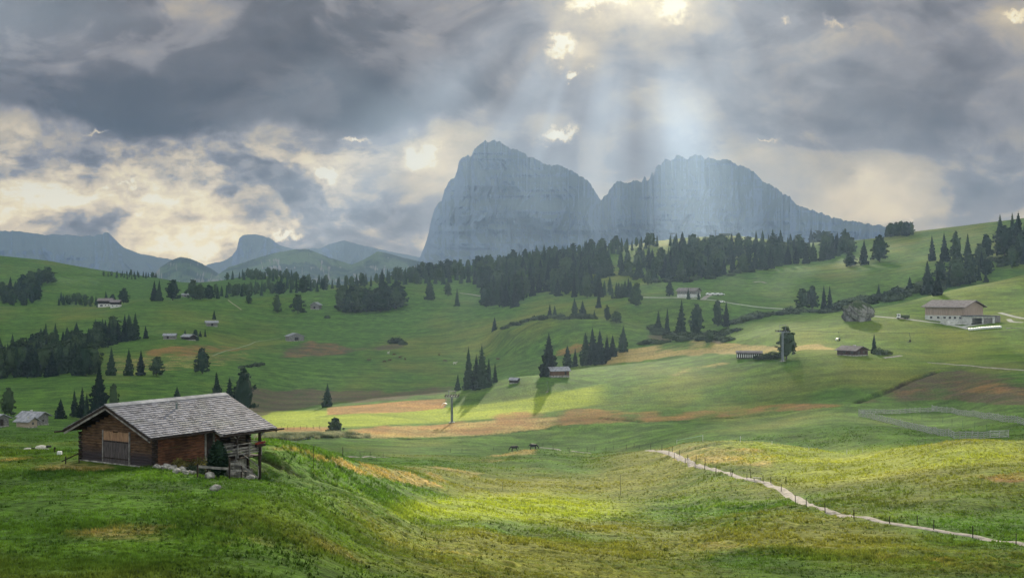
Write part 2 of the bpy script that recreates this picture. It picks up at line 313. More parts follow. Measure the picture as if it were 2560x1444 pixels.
# cabin stands on a levelled shelf
TH = 0.569; CAB = Vector((-27.164, 94.0, CZ-13.541)); GV = Vector((-math.cos(TH), math.sin(TH), 0)); LV = Vector((math.sin(TH), math.cos(TH), 0))
ga = (XX-CAB.x)*GV.x+(YY-CAB.y)*GV.y; la = (XX-CAB.x)*LV.x+(YY-CAB.y)*LV.y
oA = np.maximum(np.maximum(-ga*4.5, ga-8.5), 0); oL = np.maximum(np.maximum(-la, la-9.4), 0)
shelf = 1-sstep(np.hypot(oA, oL), 0.4, 5.0)
target = CAB.z-0.10-np.clip(la-1.5, 0, 8)*0.16*sstep(-ga, -2.5, 0.3)
ZZ = ZZ*(1-shelf)+target*shelf

# ------------------------------------------------------------ ground cover
PY = PYof(ZZ, YY)
wx = PXX+fbm(XX/(YY*0.05), YY/(YY*0.05)+XX*0, 3, 21)*60; wyn = fbm(PXX/70, PY/22, 3, 31)
wy = PY+wyn*16
def band(xs, top, bot, y0, y1, edge=4, warp=1.0, ends=30):
    yw = PY+wyn*16*warp
    t = np.interp(PXX, xs, top); b = np.interp(PXX, xs, bot)
    m = sstep(yw, t-edge, t+edge)*(1-sstep(yw, b-edge, b+edge))
    m *= sstep(PXX, xs[0]-ends, xs[0]+ends)*(1-sstep(PXX, xs[-1]-ends, xs[-1]+ends))
    return m*((YY > y0) & (YY < y1))
z0_ = lambda: np.zeros_like(ZZ)
tan_, red, mown, marsh = z0_(), z0_(), z0_(), z0_()
def addm(a, m, s=1.0): np.maximum(a, m*s, out=a)
mot = 0.72+fbm(XX/(4+YY*.02), YY/(4+YY*.02), 3, 61)*1.5
addm(red, band([818, 1000, 1115], [1019, 1003, 996], [1036, 1031, 1021], 430, 620, 1.5, .2, 10), .95)
addm(tan_, band([818, 1000, 1115], [1019, 1003, 996], [1036, 1031, 1021], 430, 620, 1.5, .2, 10), .8)
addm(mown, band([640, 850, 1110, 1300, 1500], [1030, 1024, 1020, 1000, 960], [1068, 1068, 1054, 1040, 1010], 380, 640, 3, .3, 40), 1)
addm(red, band([880, 1100, 1250, 1450, 1700, 1900, 2110], [1066, 1056, 1030, 1019, 1028, 1015, 1003], [1088, 1090, 1083, 1060, 1052, 1036, 1014], 340, 540, 5, .7, 90)*mot, .9)
addm(tan_, band([860, 1000, 1200, 1400], [1070, 1066, 1052, 1040], [1096, 1094, 1088, 1065], 340, 540, 4, .5, 60), .9)
addm(tan_, band([640, 830], [1066, 1066], [1080, 1080], 340, 500, 2, .3, 20), .8); addm(red, band([640, 830], [1066, 1066], [1078, 1078], 340, 500, 2, .3, 20), .7)
addm(marsh, band([560, 640, 850, 1000, 1130], [985, 972, 975, 978, 966], [1050, 1040, 1012, 996, 984], 480, 700, 6, 1, 60), .85)
addm(marsh, band([700, 780, 900, 1010], [872, 855, 868, 862], [900, 890, 880, 874], 760, 1010, 5, 1, 30)*mot, 1.0)
addm(red, band([700, 780, 880], [870, 853, 866], [900, 890, 880], 760, 1010, 5, 1, 20)*mot, .5)
addm(red, band([365, 450, 560, 660], [872, 862, 862, 868], [892, 893, 882, 872], 700, 960, 4, .6, 30)*mot, .8)
addm(tan_, band([250, 365, 640], [890, 885, 880], [945, 935, 905], 600, 900, 8, 1, 60), .45)
addm(red, band([1385, 1440, 1500], [865, 855, 858], [890, 884, 880], 640, 900, 4, 1, 30), .7)
addm(tan_, band([1500, 1650, 1760, 1900, 1990, 2100], [884, 855, 846, 862, 862, 866], [915, 895, 885, 882, 878, 872], 560, 760, 4, 1, 40)*mot, 1.0)
addm(marsh, band([1620, 1720, 1860], [830, 840, 850], [850, 850, 862], 660, 900, 4, 1, 30), .8)
addm(tan_, band([1665, 1740, 1820], [930, 915, 901], [944, 930, 914], 480, 640, 5, .8, 40)*np.clip(mot, 0, 1), .75)
addm(marsh, band([2140, 2330, 2600, 3100], [1004, 930, 930, 900], [1012, 1000, 1015, 1015], 300, 520, 5, .8, 20)*mot, .95)
addm(red, band([2200, 2400, 2600], [985, 945, 945], [990, 985, 1000], 300, 520, 8, 1, 40)*mot, .45)
addm(tan_, band([640, 740, 800, 900, 1000, 1120], [1112, 1114, 1133, 1156, 1172, 1184], [1120, 1130, 1155, 1186, 1206, 1225], 90, 290, 9, .8, 40)*np.clip(mot+.2, 0, 1), .75)
addm(tan_, band([940, 1150, 1300], [1160, 1150, 1125], [1200, 1205, 1150], 140, 360, 12, 1.4, 60)*np.clip(mot, 0, 1), .6)
addm(tan_, .7*band([1225, 1290, 1345], [1122, 1116, 1118], [1148, 1140, 1135], 200, 360, 4, .6, 20), 1)
addm(tan_, .62*band([1590, 1700, 1830, 1950], [1112, 1104, 1112, 1130], [1130, 1150, 1172, 1178], 200, 290, 7, 1.2, 50)*mot, .85)
addm(mown, band([1840, 1950, 2060, 2300, 2560], [1096, 1102, 1125, 1112, 1100], [1150, 1190, 1210, 1170, 1150], 150, 290, 12, 1, 60), .5)
addm(mown, band([1790, 1900, 2200, 2560, 3100], [846, 800, 760, 680, 590], [880, 880, 930, 905, 900], 480, 900, 6, .5, 30), .15)
addm(red, band([2380, 2480, 2560, 2700], [1180, 1185, 1180, 1180], [1190, 1205, 1205, 1200], 120, 240, 6, 1, 40), .5)
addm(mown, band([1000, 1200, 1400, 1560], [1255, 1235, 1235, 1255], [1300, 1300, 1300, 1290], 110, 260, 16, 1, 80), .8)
addm(tan_, band([0, 300, 560, 900, 1300, 1700, 2560], [1320, 1300, 1310, 1345, 1340, 1330, 1400], [1360, 1360, 1370, 1420, 1380, 1380, 1440], 40, 160, 22, 1.5, 200)*np.clip(mot, 0, 1), .35)
addm(tan_, band([-100, 0, 150, 300], [1130, 1135, 1140, 1150], [1165, 1175, 1180, 1180], 60, 150, 8, 1, 40)*mot, .6)
# drier crests, greener hollows
ddy = np.zeros_like(ZZ); ddy[2:-2] = ZZ[2:-2]*2-ZZ[4:]-ZZ[:-4]
cur = np.clip(ddy/(np.gradient(YR)[:, None]*1.2+.3), -1, 1)
dry = np.clip(0.30+0.10*(1-sstep(YY, 110, 300))+0.27*sstep(PXX, 750, 1300)*(1-sstep(YY, 260, 420))+cur*0.35+fbm(XX/(20+YY*.05), YY/(20+YY*.05), 4, 91)*1.3, 0, 1)

def link(me, name, parent=None, mat=None):
    o = bpy.data.objects.new(name, me); COL.objects.link(o)
    if parent is not None: o.parent = parent
    if mat is not None and not me.materials: me.materials.append(mat)
    return o
def struct(o): o['kind'] = 'structure'; return o
def stuff(o): o['kind'] = 'stuff'; return o
def grid_mesh(name, P3):
    nr, nc = P3.shape[:2]; me = bpy.data.meshes.new(name)
    idx = np.arange(nr*nc).reshape(nr, nc)
    q = np.stack([idx[:-1, :-1], idx[:-1, 1:], idx[1:, 1:], idx[1:, :-1]], -1).reshape(-1, 4)
    me.vertices.add(nr*nc); me.vertices.foreach_set('co', P3.reshape(-1).astype(np.float32))
    me.loops.add(q.size); me.loops.foreach_set('vertex_index', q.reshape(-1).astype(np.int32))
    me.polygons.add(len(q)); me.polygons.foreach_set('loop_start', np.arange(0, q.size, 4, dtype=np.int32))
    me.update(calc_edges=True); me.polygons.foreach_set('use_smooth', np.ones(len(q), bool))
    return me
gm = grid_mesh('ground', np.stack([XX, YY, ZZ], -1))
def attr(me, name, arrs):
    a = me.color_attributes.new(name, 'FLOAT_COLOR', 'POINT')
    d = np.stack([np.broadcast_to(x, ZZ.shape) for x in arrs], -1).reshape(-1).astype(np.float32); a.data.foreach_set('color', d)
attr(gm, 'cover', [tan_, red, mown, np.ones_like(ZZ)]); attr(gm, 'cover2', [marsh, np.clip(soil, 0, 1), dry, np.ones_like(ZZ)])

def newmat(name, rough=0.9, spec=0.1):
    m = bpy.data.materials.new(name); m.use_nodes = True; t = NT(m.node_tree)
    b = m.node_tree.nodes['Principled BSDF']; b.inputs['Roughness'].default_value = rough; b.inputs['Specular IOR Level'].default_value = spec
    return m, t, b
def col(r, g, b): return (r, g, b, 1)
gmat, T, B = newmat('meadow_grass', 0.95, 0.03)
pos = T.n('ShaderNodeNewGeometry').outputs['Position']
def cattr(t, n):
    a = t.n('ShaderNodeAttribute', attribute_name=n); s_ = t.n('ShaderNodeSeparateColor'); t.put(s_.inputs[0], a.outputs['Color']); return s_.outputs
ct, cr_, cm = cattr(T, 'cover')[:3]; cma, cso, cd = cattr(T, 'cover2')[:3]
fine = T.noise(pos, 1.6, 8, 0.62); mid = T.noise(pos, 0.16, 6, 0.6); big = T.noise(pos, 0.02, 5, 0.55)
str_ = T.noise(T.vm('MULTIPLY', pos, (0.35, 1.6, 1.0)), 0.5, 6, 0.6)
g0 = T.mix(T.ss(mid, .35, .65), col(*G_DARK), col(*G_LIGHT))
g0 = T.mix(T.ss(T.m('ADD', T.m('MULTIPLY', big, .6), T.m('MULTIPLY', cd, .62)), .42, .92), g0, col(*G_DRY))
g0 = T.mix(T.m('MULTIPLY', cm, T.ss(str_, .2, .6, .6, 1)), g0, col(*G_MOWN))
rag = T.m('MULTIPLY', T.m('SUBTRACT', T.noise(pos, .11, 9, .7), .5), 1.5)
rag2 = T.m('MULTIPLY', T.m('SUBTRACT', T.noise(T.vm('ADD', pos, (40, 9, 3)), .09, 9, .7), .5), 1.6)
def ragged(m_, r_): return T.ss(T.m('ADD', m_, T.m('MULTIPLY', r_, T.ss(m_, 0, .12))), .28, .78)
ct = ragged(ct, rag); cr_ = ragged(cr_, rag2); cma = ragged(cma, rag)
g0 = T.mix(T.m('MULTIPLY', ct, T.ss(fine, .3, .6, .45, 1)), g0, col(*G_TAN))
g0 = T.mix(T.m('MULTIPLY', cma, T.ss(mid, .35, .6, .5, 1)), g0, col(*G_MARSH))
g0 = T.mix(T.m('MULTIPLY', cr_, T.ss(str_, .3, .62, .4, .95)), g0, col(*G_RED))
g0 = T.mix(cso, g0, col(.018, .014, .010))
tuf = T.ss(T.noise(T.vm('MULTIPLY', pos, (.6, 1, 1)), 0.9, 6, 0.66), .52, .70)
g0 = T.mix(T.m('MULTIPLY', tuf, T.ss(mid, .35, .6, .15, .6)), g0, T.mix(0.6, g0, col(.02, .04, .008), 'MIX'))
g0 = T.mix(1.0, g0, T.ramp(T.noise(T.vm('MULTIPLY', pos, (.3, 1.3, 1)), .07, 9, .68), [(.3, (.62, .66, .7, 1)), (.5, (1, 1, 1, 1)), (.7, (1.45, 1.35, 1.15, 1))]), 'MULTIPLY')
hsv = T.n('ShaderNodeHueSaturation'); T.put(hsv.inputs['Color'], g0); T.put(hsv.inputs['Value'], T.ss(fine, .25, .75, .45, 1.55))
T.put(B.inputs['Base Color'], hsv.outputs[0])
bp = T.n('ShaderNodeBump'); bp.inputs['Strength'].default_value = 1.0; bp.inputs['Distance'].default_value = 0.6
T.put(bp.inputs['Height'], T.m('ADD', T.noise(pos, 1.1, 7, 0.62), T.m('MULTIPLY', mid, 1.2))); T.put(B.inputs['Normal'], bp.outputs[0])
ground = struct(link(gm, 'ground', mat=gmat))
bmat = gmat.copy(); bmat.name = 'grass_blades'; bt = NT(bmat.node_tree); nb = bmat.node_tree.nodes; bs = nb['Principled BSDF']
tl = bt.n('ShaderNodeBsdfTranslucent'); src = bs.inputs['Base Color'].links[0].from_socket; gain = bt.mix(1.0, src, (1.4, 1.35, 1.1, 1), 'MULTIPLY')
bt.put(tl.inputs[0], gain); bt.put(bs.inputs['Base Color'], gain); mx = bt.n('ShaderNodeMixShader'); mx.inputs[0].default_value = .5
for l_ in list(bs.inputs['Normal'].links): bmat.node_tree.links.remove(l_)
bmat.node_tree.links.new(bs.outputs[0], mx.inputs[1]); bmat.node_tree.links.new(tl.outputs[0], mx.inputs[2]); bmat.node_tree.links.new(mx.outputs[0], nb['Material Output'].inputs['Surface'])
# ------------------------------------------------------------ mountains
rock, T, B = newmat('haze_blue_rock', 0.95, 0.05)
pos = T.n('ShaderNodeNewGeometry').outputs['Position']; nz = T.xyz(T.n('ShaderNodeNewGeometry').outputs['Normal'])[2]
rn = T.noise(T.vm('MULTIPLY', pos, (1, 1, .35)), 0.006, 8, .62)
rc = T.mix(T.ss(rn, .35, .65), col(.125, .165, .24), col(.15, .19, .265))  # bluish distance haze painted into the rock colour, itself pale grey
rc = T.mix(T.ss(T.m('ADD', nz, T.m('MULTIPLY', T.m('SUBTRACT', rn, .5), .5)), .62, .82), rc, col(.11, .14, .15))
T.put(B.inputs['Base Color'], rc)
hillm, T, B = newmat('far_hill_cover', 0.95, 0.03)
pos = T.n('ShaderNodeNewGeometry').outputs['Position']; nz = T.xyz(T.n('ShaderNodeNewGeometry').outputs['Normal'])[2]
rn = T.noise(pos, 0.006, 8, .6)
rc = T.mix(T.ss(rn, .45, .58), col(.02, .04, .025), col(.07, .11, .04)); rc = T.mix(T.ss(nz, .8, .55), rc, col(.22, .2, .19)); T.put(B.inputs['Base Color'], rc)
def mountain(name, prof, Y0, base_py, jag, depth_m, mat, seed, ncol=420, nrow=130, steep=2.2, gully=.085):
    """a massif: crest line given as bearings, foot several hundred metres nearer, rock relief between and a back slope"""
    xs = [p[0] for p in prof]; ys = [p[1] for p in prof]
    px = np.linspace(xs[0], xs[-1], ncol); py = np.interp(px, xs, ys)
    x0 = (px-1280)/F*Y0; zc = CZ+(722-py)/F*Y0; zb = CZ+(722-base_py)/F*Y0-150
    sp = (px[1]-px[0])/F*Y0
    zc = zc+(fbm(x0/(Y0*.018), x0*0, 5, seed, .6))*jag*2*np.clip((zc-zb)/400, 0, 1)
    zc = zc-np.abs(fbm(x0/(Y0*.0055), x0*0+seed, 4, seed+2, .7))*jag*2.6*np.clip((zc-zb)/500, 0, 1)
    t = np.linspace(0, 1, nrow)[:, None]               # 0 foot .. 1 crest
    hgt = np.maximum(zc-zb, 20)[None]
    z = zb+hgt*t
    X = x0[None]+0*t
    rel = (1-t**steep)*depth_m*(0.35+0.65*np.clip(hgt/hgt.max(), 0, 1))
    gl = fbm(X/(Y0*.022)+fbm(X/(Y0*.05), z/(Y0*.05), 3, seed+9)*1.8+(z-zb)/(Y0*.12), z/(Y0*.06), 6, seed+3, .55)
    ledge = fbm(X/1500, z/(Y0*.012), 4, seed+5)
    Yf = Y0-rel+gl*depth_m*gully*8*(0.25+np.sin(np.clip(t, 0, 1)*np.pi)*.75)+ledge*depth_m*gully*2.5
    X = X*(Yf/Y0)*1.0
    z = CZ+(z-CZ)*(Yf/Y0)*1.0
    tb = np.linspace(0.04, 1, 14)[:, None]
    Xb = np.repeat(X[-1:], 14, 0)+0*tb; zb2 = z[-1:]*(1-tb)+(zb-100)*tb; Yb = Yf[-1:]+tb*depth_m*1.3
    P3 = np.stack([np.r_[X, Xb], np.r_[Yf, Yb], np.r_[z, zb2]], -1)
    return struct(link(grid_mesh(name, P3), name, mat=mat))
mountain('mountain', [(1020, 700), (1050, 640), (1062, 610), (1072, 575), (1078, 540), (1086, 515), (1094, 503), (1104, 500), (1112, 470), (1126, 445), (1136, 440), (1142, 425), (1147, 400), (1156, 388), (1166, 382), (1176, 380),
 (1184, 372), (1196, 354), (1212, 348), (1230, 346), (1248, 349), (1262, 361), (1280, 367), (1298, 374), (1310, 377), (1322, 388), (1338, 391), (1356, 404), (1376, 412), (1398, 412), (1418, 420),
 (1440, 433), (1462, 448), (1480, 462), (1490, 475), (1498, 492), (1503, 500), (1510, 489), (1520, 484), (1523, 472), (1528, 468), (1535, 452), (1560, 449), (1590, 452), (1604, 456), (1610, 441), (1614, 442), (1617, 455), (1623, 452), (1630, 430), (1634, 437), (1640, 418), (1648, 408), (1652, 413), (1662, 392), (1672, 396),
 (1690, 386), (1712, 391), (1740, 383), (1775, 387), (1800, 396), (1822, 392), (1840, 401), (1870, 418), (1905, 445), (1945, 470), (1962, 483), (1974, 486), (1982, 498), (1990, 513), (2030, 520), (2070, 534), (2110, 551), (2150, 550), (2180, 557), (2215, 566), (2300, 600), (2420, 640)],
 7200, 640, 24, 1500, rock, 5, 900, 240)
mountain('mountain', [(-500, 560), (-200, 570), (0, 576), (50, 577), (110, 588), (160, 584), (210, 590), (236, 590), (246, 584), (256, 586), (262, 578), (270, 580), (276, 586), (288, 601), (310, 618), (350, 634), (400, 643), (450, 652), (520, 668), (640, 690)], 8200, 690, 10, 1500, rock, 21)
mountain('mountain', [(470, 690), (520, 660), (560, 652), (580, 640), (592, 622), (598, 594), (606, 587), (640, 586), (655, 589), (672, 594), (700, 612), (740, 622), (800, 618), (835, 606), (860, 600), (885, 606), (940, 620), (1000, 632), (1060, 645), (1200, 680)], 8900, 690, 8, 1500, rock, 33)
mountain('hill', [(360, 720), (400, 668), (430, 650), (452, 642), (475, 645), (505, 658), (530, 672), (600, 720)], 6300, 700, 5, 900, hillm, 44, 200, 60, 1.3, .08)
mountain('hill', [(500, 720), (570, 668), (630, 648), (680, 634), (735, 623), (770, 622), (800, 634), (850, 652), (880, 660), (910, 648), (945, 628), (965, 632), (1010, 645), (1060, 655), (1160, 700)], 5600, 700, 5, 900, hillm, 55, 400, 80, 1.3, .08)
mountain('hill', [(1480, 660), (1600, 600), (1700, 575), (1850, 570), (2000, 575), (2150, 580), (2300, 600), (2500, 640)], 5200, 680, 5, 900, hillm, 66, 300, 60, 1.3, .08) if False else None

# ------------------------------------------------------------ unseen sheet added above the frame, holed to pattern the sunlight
LIGHT = [ # bearing, height in view, half-width m, half-depth m, share of the sun let through
 (1000, 1040, 60, 60, 1.3), (1140, 1040, 50, 60, 1.0), (800, 1055, 55, 50, 1.1), (1290, 1000, 50, 60, .75), (1450, 960, 60, 60, .7), (1560, 940, 60, 50, .4),
 (1500, 1230, 120, 90, .30), (1250, 1200, 60, 90, .35), (2250, 1200, 110, 60, .3), (950, 1220, 40, 60, .4), (250, 1280, 40, 40, .2), (1310, 1262, 34, 40, 1.3), (1190, 1210, 30, 50, 1.1), (900, 1165, 28, 34, 1.3), (1080, 1192, 26, 50, 1.1), (1320, 1135, 28, 34, .8), (1780, 1115, 42, 45, 1.2), (1960, 1150, 34, 45, .9), (2200, 1160, 40, 50, .45),
 (760, 1128, 22, 26, 1.3), (1700, 1180, 30, 35, .6), (1500, 1160, 30, 50, .6), (2430, 1200, 34, 50, .4), (2300, 1290, 26, 26, .3),
 (2060, 820, 75, 70, .6), (2300, 860, 90, 70, .75), (2480, 790, 80, 90, .6), (1900, 850, 44, 60, .6), (2480, 720, 90, 70, .5), (2050, 905, 60, 40, .6), (1700, 900, 60, 50, .5),
 (1640, 985, 40, 40, .3), (2000, 1060, 60, 40, .4), (2330, 1065, 40, 40, .4), (1850, 596, 160, 90, 1.2), (1590, 622, 110, 90, 1.1), (2350, 620, 200, 160, .35), (2200, 660, 160, 160, .25),
 (450, 1290, 20, 26, .45), (640, 1240, 14, 22, .5), (100, 1150, 20, 24, .5), (150, 1220, 16, 20, .25), (900, 1120, 50, 40, .45), (1400, 810, 90, 80, .25), (1200, 1100, 60, 40, .35), (2250, 1240, 40, 40, .45),
]
DH = 1900.0
cell = 11.0
def blocker_sheet(DX, DY, DZ, keep):
    me = bpy.data.meshes.new('sun_blocker'); nr, nc = DX.shape; idx = np.arange(nr*nc).reshape(nr, nc)
    q = np.stack([idx[:-1, :-1], idx[:-1, 1:], idx[1:, 1:], idx[1:, :-1]], -1)[keep[:-1, :-1]]
    me.vertices.add(nr*nc); me.vertices.foreach_set('co', np.stack([DX, DY, DZ], -1).reshape(-1).astype(np.float32))
    me.loops.add(q.size); me.loops.foreach_set('vertex_index', q.reshape(-1).astype(np.int32))
    me.polygons.add(len(q)); me.polygons.foreach_set('loop_start', np.arange(0, q.size, 4, dtype=np.int32)); me.update(calc_edges=True)
    c = struct(link(me, 'sun_blocker', mat=clm)); sm = c.modifiers.new('thickness', 'SOLIDIFY'); sm.thickness = 3.0
clm, T, B = newmat('blocker_grey', 1.0, 0.0); B.inputs['Base Color'].default_value = (.6, .6, .62, 1); ctl = T.n('ShaderNodeBsdfTranslucent'); ctl.inputs[0].default_value = (.55, .55, .58, 1); cmx = T.n('ShaderNodeMixShader'); cmx.inputs[0].default_value = .45
clm.node_tree.links.new(B.outputs[0], cmx.inputs[1]); clm.node_tree.links.new(ctl.outputs[0], cmx.inputs[2]); clm.node_tree.links.new(cmx.outputs[0], clm.node_tree.nodes['Material Output'].inputs['Surface'])
tz = (DH-60)/SUN_DIR.z
cx = np.arange(-1500, 1900, cell)+SUN_DIR.x*tz; cy = np.arange(-300, 2350, cell)+SUN_DIR.y*tz
DX, DY = np.meshgrid(cx, cy)
zg = np.full(DX.shape, 60.0)
for _ in range(4):
    t_ = (DH-zg)/SUN_DIR.z; GX = DX-SUN_DIR.x*t_; GY = np.maximum(DY-SUN_DIR.y*t_, 5)
    zg = surf(np.clip(GX/GY*F+1280, PX[0], PX[-1]), GY)
lm = 0.16-0.10*sstep(GY, 480, 720)*(1-sstep(GX/GY, .12, .25))+fbm(GX/160, GY/160, 4, 301)*0.5
for (bx, by, hx, hy, a) in LIGHT:
    g_ = at(bx, by); d2 = ((GX-g_.x)/hx)**2+((GY-g_.y)/hy)**2
    lm = np.maximum(lm, a*np.exp(-d2*0.8)*(1+0.5*fbm(GX/30, GY/30, 2, 302))) if a > .5 else lm+a*np.exp(-d2*0.8)
lm = np.where(GY < 70, lm*.5, lm)
keep = rng.random(DX.shape) > np.clip(lm, 0.0, 1.0)
DZ = DH+fbm(DX/120, DY/120, 4, 303)*30
blocker_sheet(DX, DY, DZ, keep)
# second added sheet, unseen, shading the mountains; its rifts are shaped for the light shafts
DH2 = 8600.0; t2 = (DH2-300)/SUN_DIR.z
cx = np.arange(-6500, 7500, 60)+SUN_DIR.x*t2; cy = np.arange(2300, 12500, 60)+SUN_DIR.y*t2
DX, DY = np.meshgrid(cx, cy); GX = DX-SUN_DIR.x*t2; GY = DY-SUN_DIR.y*t2
GS = GX-GY*math.tan(SUN_AZ); keep = np.ones(DX.shape, bool)
for gx_, hw_, ga_, gb_ in ((165, 120, 2300, 5300), (-420, 50, 2600, 5200), (-850, 110, 2400, 5300), (-1300, 80, 3000, 5300), (-160, 35, 2400, 4200)):
    keep &= ~((np.abs(GS-gx_) < hw_*(1+fbm(GY/500, GX*0, 2, 404))) & (GY > ga_) & (GY < gb_) & (rng.random(DX.shape) < .68))
blocker_sheet(DX, DY, DH2+fbm(DX/900, DY/900, 4, 403)*260, keep)
# ------------------------------------------------------------ builders
def tag(o, label=None, cat=None, group=None, kind=None):
    if label: o['label'] = label
    if cat: o['category'] = cat
    if group: o['group'] = group
    if kind: o['kind'] = kind
    return o
def thing(name, label, cat, loc, rz=0.0, group=None):
    o = bpy.data.objects.new(name, None); COL.objects.link(o); o.empty_display_size = 0.3
    o.location = loc; o.rotation_euler = (0, 0, rz); return tag(o, label, cat, group)
class MB:
    def __init__(s): s.v = []; s.f = []; s.mi = []; s.c = 0
    def quad(s, a, b, c, d): n = len(s.v); s.v += [a, b, c, d]; s.f.append((n, n+1, n+2, n+3)); s.mi.append(s.c); return s
    def tri(s, a, b, c): n = len(s.v); s.v += [a, b, c]; s.f.append((n, n+1, n+2)); s.mi.append(s.c); return s
    def hexa(s, P8):
        n = len(s.v); s.v += [tuple(p) for p in P8]
        for q in ((0, 3, 2, 1), (4, 5, 6, 7), (0, 1, 5, 4), (1, 2, 6, 5), (2, 3, 7, 6), (3, 0, 4, 7)): s.f.append(tuple(n+i for i in q)); s.mi.append(s.c)
        return s
    def box(s, x0, x1, y0, y1, z0, z1):
        return s.hexa([(x0, y0, z0), (x1, y0, z0), (x1, y1, z0), (x0, y1, z0), (x0, y0, z1), (x1, y0, z1), (x1, y1, z1), (x0, y1, z1)])
    def beam(s, p0, p1, w, h, up=(0, 0, 1)):
        p0 = Vector(p0); p1 = Vector(p1); d = (p1-p0).normalized(); upv = Vector(up)
        if abs(d.dot(upv)) > .98: upv = Vector((1, 0, 0))
        sd = d.cross(upv).normalized()*w/2; u = sd.cross(d).normalized()*h/2
        return s.hexa([p0-sd-u, p0+sd-u, p1+sd-u, p1-sd-u, p0-sd+u, p0+sd+u, p1+sd+u, p1-sd+u])
    def tube(s, p0, p1, r0, r1=None, n=8, cap=True):
        p0 = Vector(p0); p1 = Vector(p1); r1 = r0 if r1 is None else r1; d = (p1-p0).normalized()
        a = d.orthogonal().normalized(); b = d.cross(a); k = len(s.v)
        for p, r in ((p0, r0), (p1, r1)):
            for i in range(n): t = 2*math.pi*i/n; s.v.append(tuple(p+a*math.cos(t)*r+b*math.sin(t)*r))
        for i in range(n): j = (i+1) % n; s.f.append((k+i, k+j, k+n+j, k+n+i)); s.mi.append(s.c)
        if cap: s.f.append(tuple(k+i for i in range(n))[::-1]); s.f.append(tuple(k+n+i for i in range(n))); s.mi += [s.c, s.c]
        return s
    def path(s, pts, rs, n=8):
        for i in range(len(pts)-1): s.tube(pts[i], pts[i+1], rs[i], rs[i+1], n)
        return s
    def blob(s, c, r, seed=0, sub=2, rough=.25, fs=1.6):
        bm = bmesh.new(); bmesh.ops.create_icosphere(bm, subdivisions=sub, radius=1)
        co = np.array([v.co[:] for v in bm.verts]); k = len(s.v)
        nn = fbm(co[:, 0]*fs+seed*3.7+co[:, 2]*1.3, co[:, 1]*fs+seed*1.9-co[:, 2]*1.1, 4, seed)
        co = co*(1+nn*rough*2)[:, None]*np.array(r)+np.array(c)
        s.v += [tuple(p) for p in co]; s.f += [tuple(k+v.index for v in f.verts) for f in bm.faces]; s.mi += [s.c]*len(bm.faces); bm.free(); return s
    def mesh(s, name, smooth=False):
        me = bpy.data.meshes.new(name); me.from_pydata([tuple(p) for p in s.v], [], s.f)
        if any(s.mi): me.polygons.foreach_set('material_index', s.mi)
        if smooth: me.polygons.foreach_set('use_smooth', [True]*len(me.polygons))
        me.update(); return me
    def build(s, name, mat, parent=None, smooth=False):
        me = s.mesh(name, smooth)
        for m in (mat if isinstance(mat, (list, tuple)) else [mat]): me.materials.append(m)
        return link(me, name, parent)
def simple(name, c1, c2, scale=2.0, rough=.85, spec=.2, stretch=(1, 1, 1), det=6, metallic=0, coord='Object', lo=.35, hi=.65):
    m, T, B = newmat(name, rough, spec); tc = T.n('ShaderNodeTexCoord').outputs[coord]
    n = T.noise(T.vm('MULTIPLY', tc, stretch), scale, det, .62)
    T.put(B.inputs['Base Color'], T.mix(T.ss(n, lo, hi), col(*c1), col(*c2))); B.inputs['Metallic'].default_value = metallic
    bp = T.n('ShaderNodeBump'); bp.inputs['Strength'].default_value = .5; bp.inputs['Distance'].default_value = .03; T.put(bp.inputs['Height'], n); T.put(B.inputs['Normal'], bp.outputs[0])
    return m
def foliage(name, cd, cl, transl=.12):
    m, T, B = newmat(name, .85, .08); oi = T.n('ShaderNodeObjectInfo').outputs['Random']; g = T.n('ShaderNodeNewGeometry')
    n = T.noise(g.outputs['Position'], 0.7, 4, .6)
    c = T.mix(T.ss(T.m('ADD', n, T.m('MULTIPLY', T.m('SUBTRACT', oi, .5), .6)), .3, .7), col(*cd), col(*cl))
    T.put(B.inputs['Base Color'], c)
    return m
M_SPR = foliage('spruce_needles', (.005, .014, .010), (.020, .040, .019)); M_LAR = foliage('larch_needles', (.010, .025, .013), (.036, .060, .024))
M_BUSH = foliage('bush_leaves', (.025, .04, .022), (.06, .085, .04)); M_BARK = simple('bark', (.035, .028, .022), (.07, .06, .05), 4)
M_GREYW = simple('weathered_wood', (.10, .095, .09), (.24, .225, .21), 2.5, stretch=(1, 1, 1)); M_DARKW = simple('dark_wood', (.012, .009, .008), (.035, .024, .018), 3)
M_SHING = simple('old_shingles', (.12, .115, .12), (.36, .34, .345), 2.6, .8, .3, det=5); M_STONE = simple('pale_stone', (.10, .095, .085), (.40, .38, .34), 1.7, det=7)
M_LOG = simple('brown_logs', (.05, .022, .010), (.17, .078, .035), 1.5, stretch=(.8, .8, 7)); M_LOGR = simple('red_brown_logs', (.05, .016, .008), (.21, .085, .035), 1.6, stretch=(.8, .8, 7))
M_WHITE = simple('white_render', (.36, .36, .34), (.56, .55, .52), 1.0); M_PINK = simple('pale_larch_boards', (.25, .185, .15), (.36, .28, .225), .8, stretch=(4, 4, .3)); M_GLASS = simple('window_glass', (.01, .012, .016), (.025, .03, .035), 1, .15, .6)
M_STEEL = simple('galvanised_steel', (.06, .08, .08), (.12, .15, .15), 2, .6, .3); M_ROPE = simple('steel_rope', (.05, .05, .05), (.09, .09, .09), 1); M_TERR = simple('brown_tiles', (.12, .10, .10), (.20, .175, .175), .7)
M_GREYR = simple('grey_roof_boards', (.16, .165, .18), (.30, .30, .32), 1.2, stretch=(1, 1, 1)); M_RED = simple('red_boards', (.028, .017, .013), (.075, .038, .028), 2)

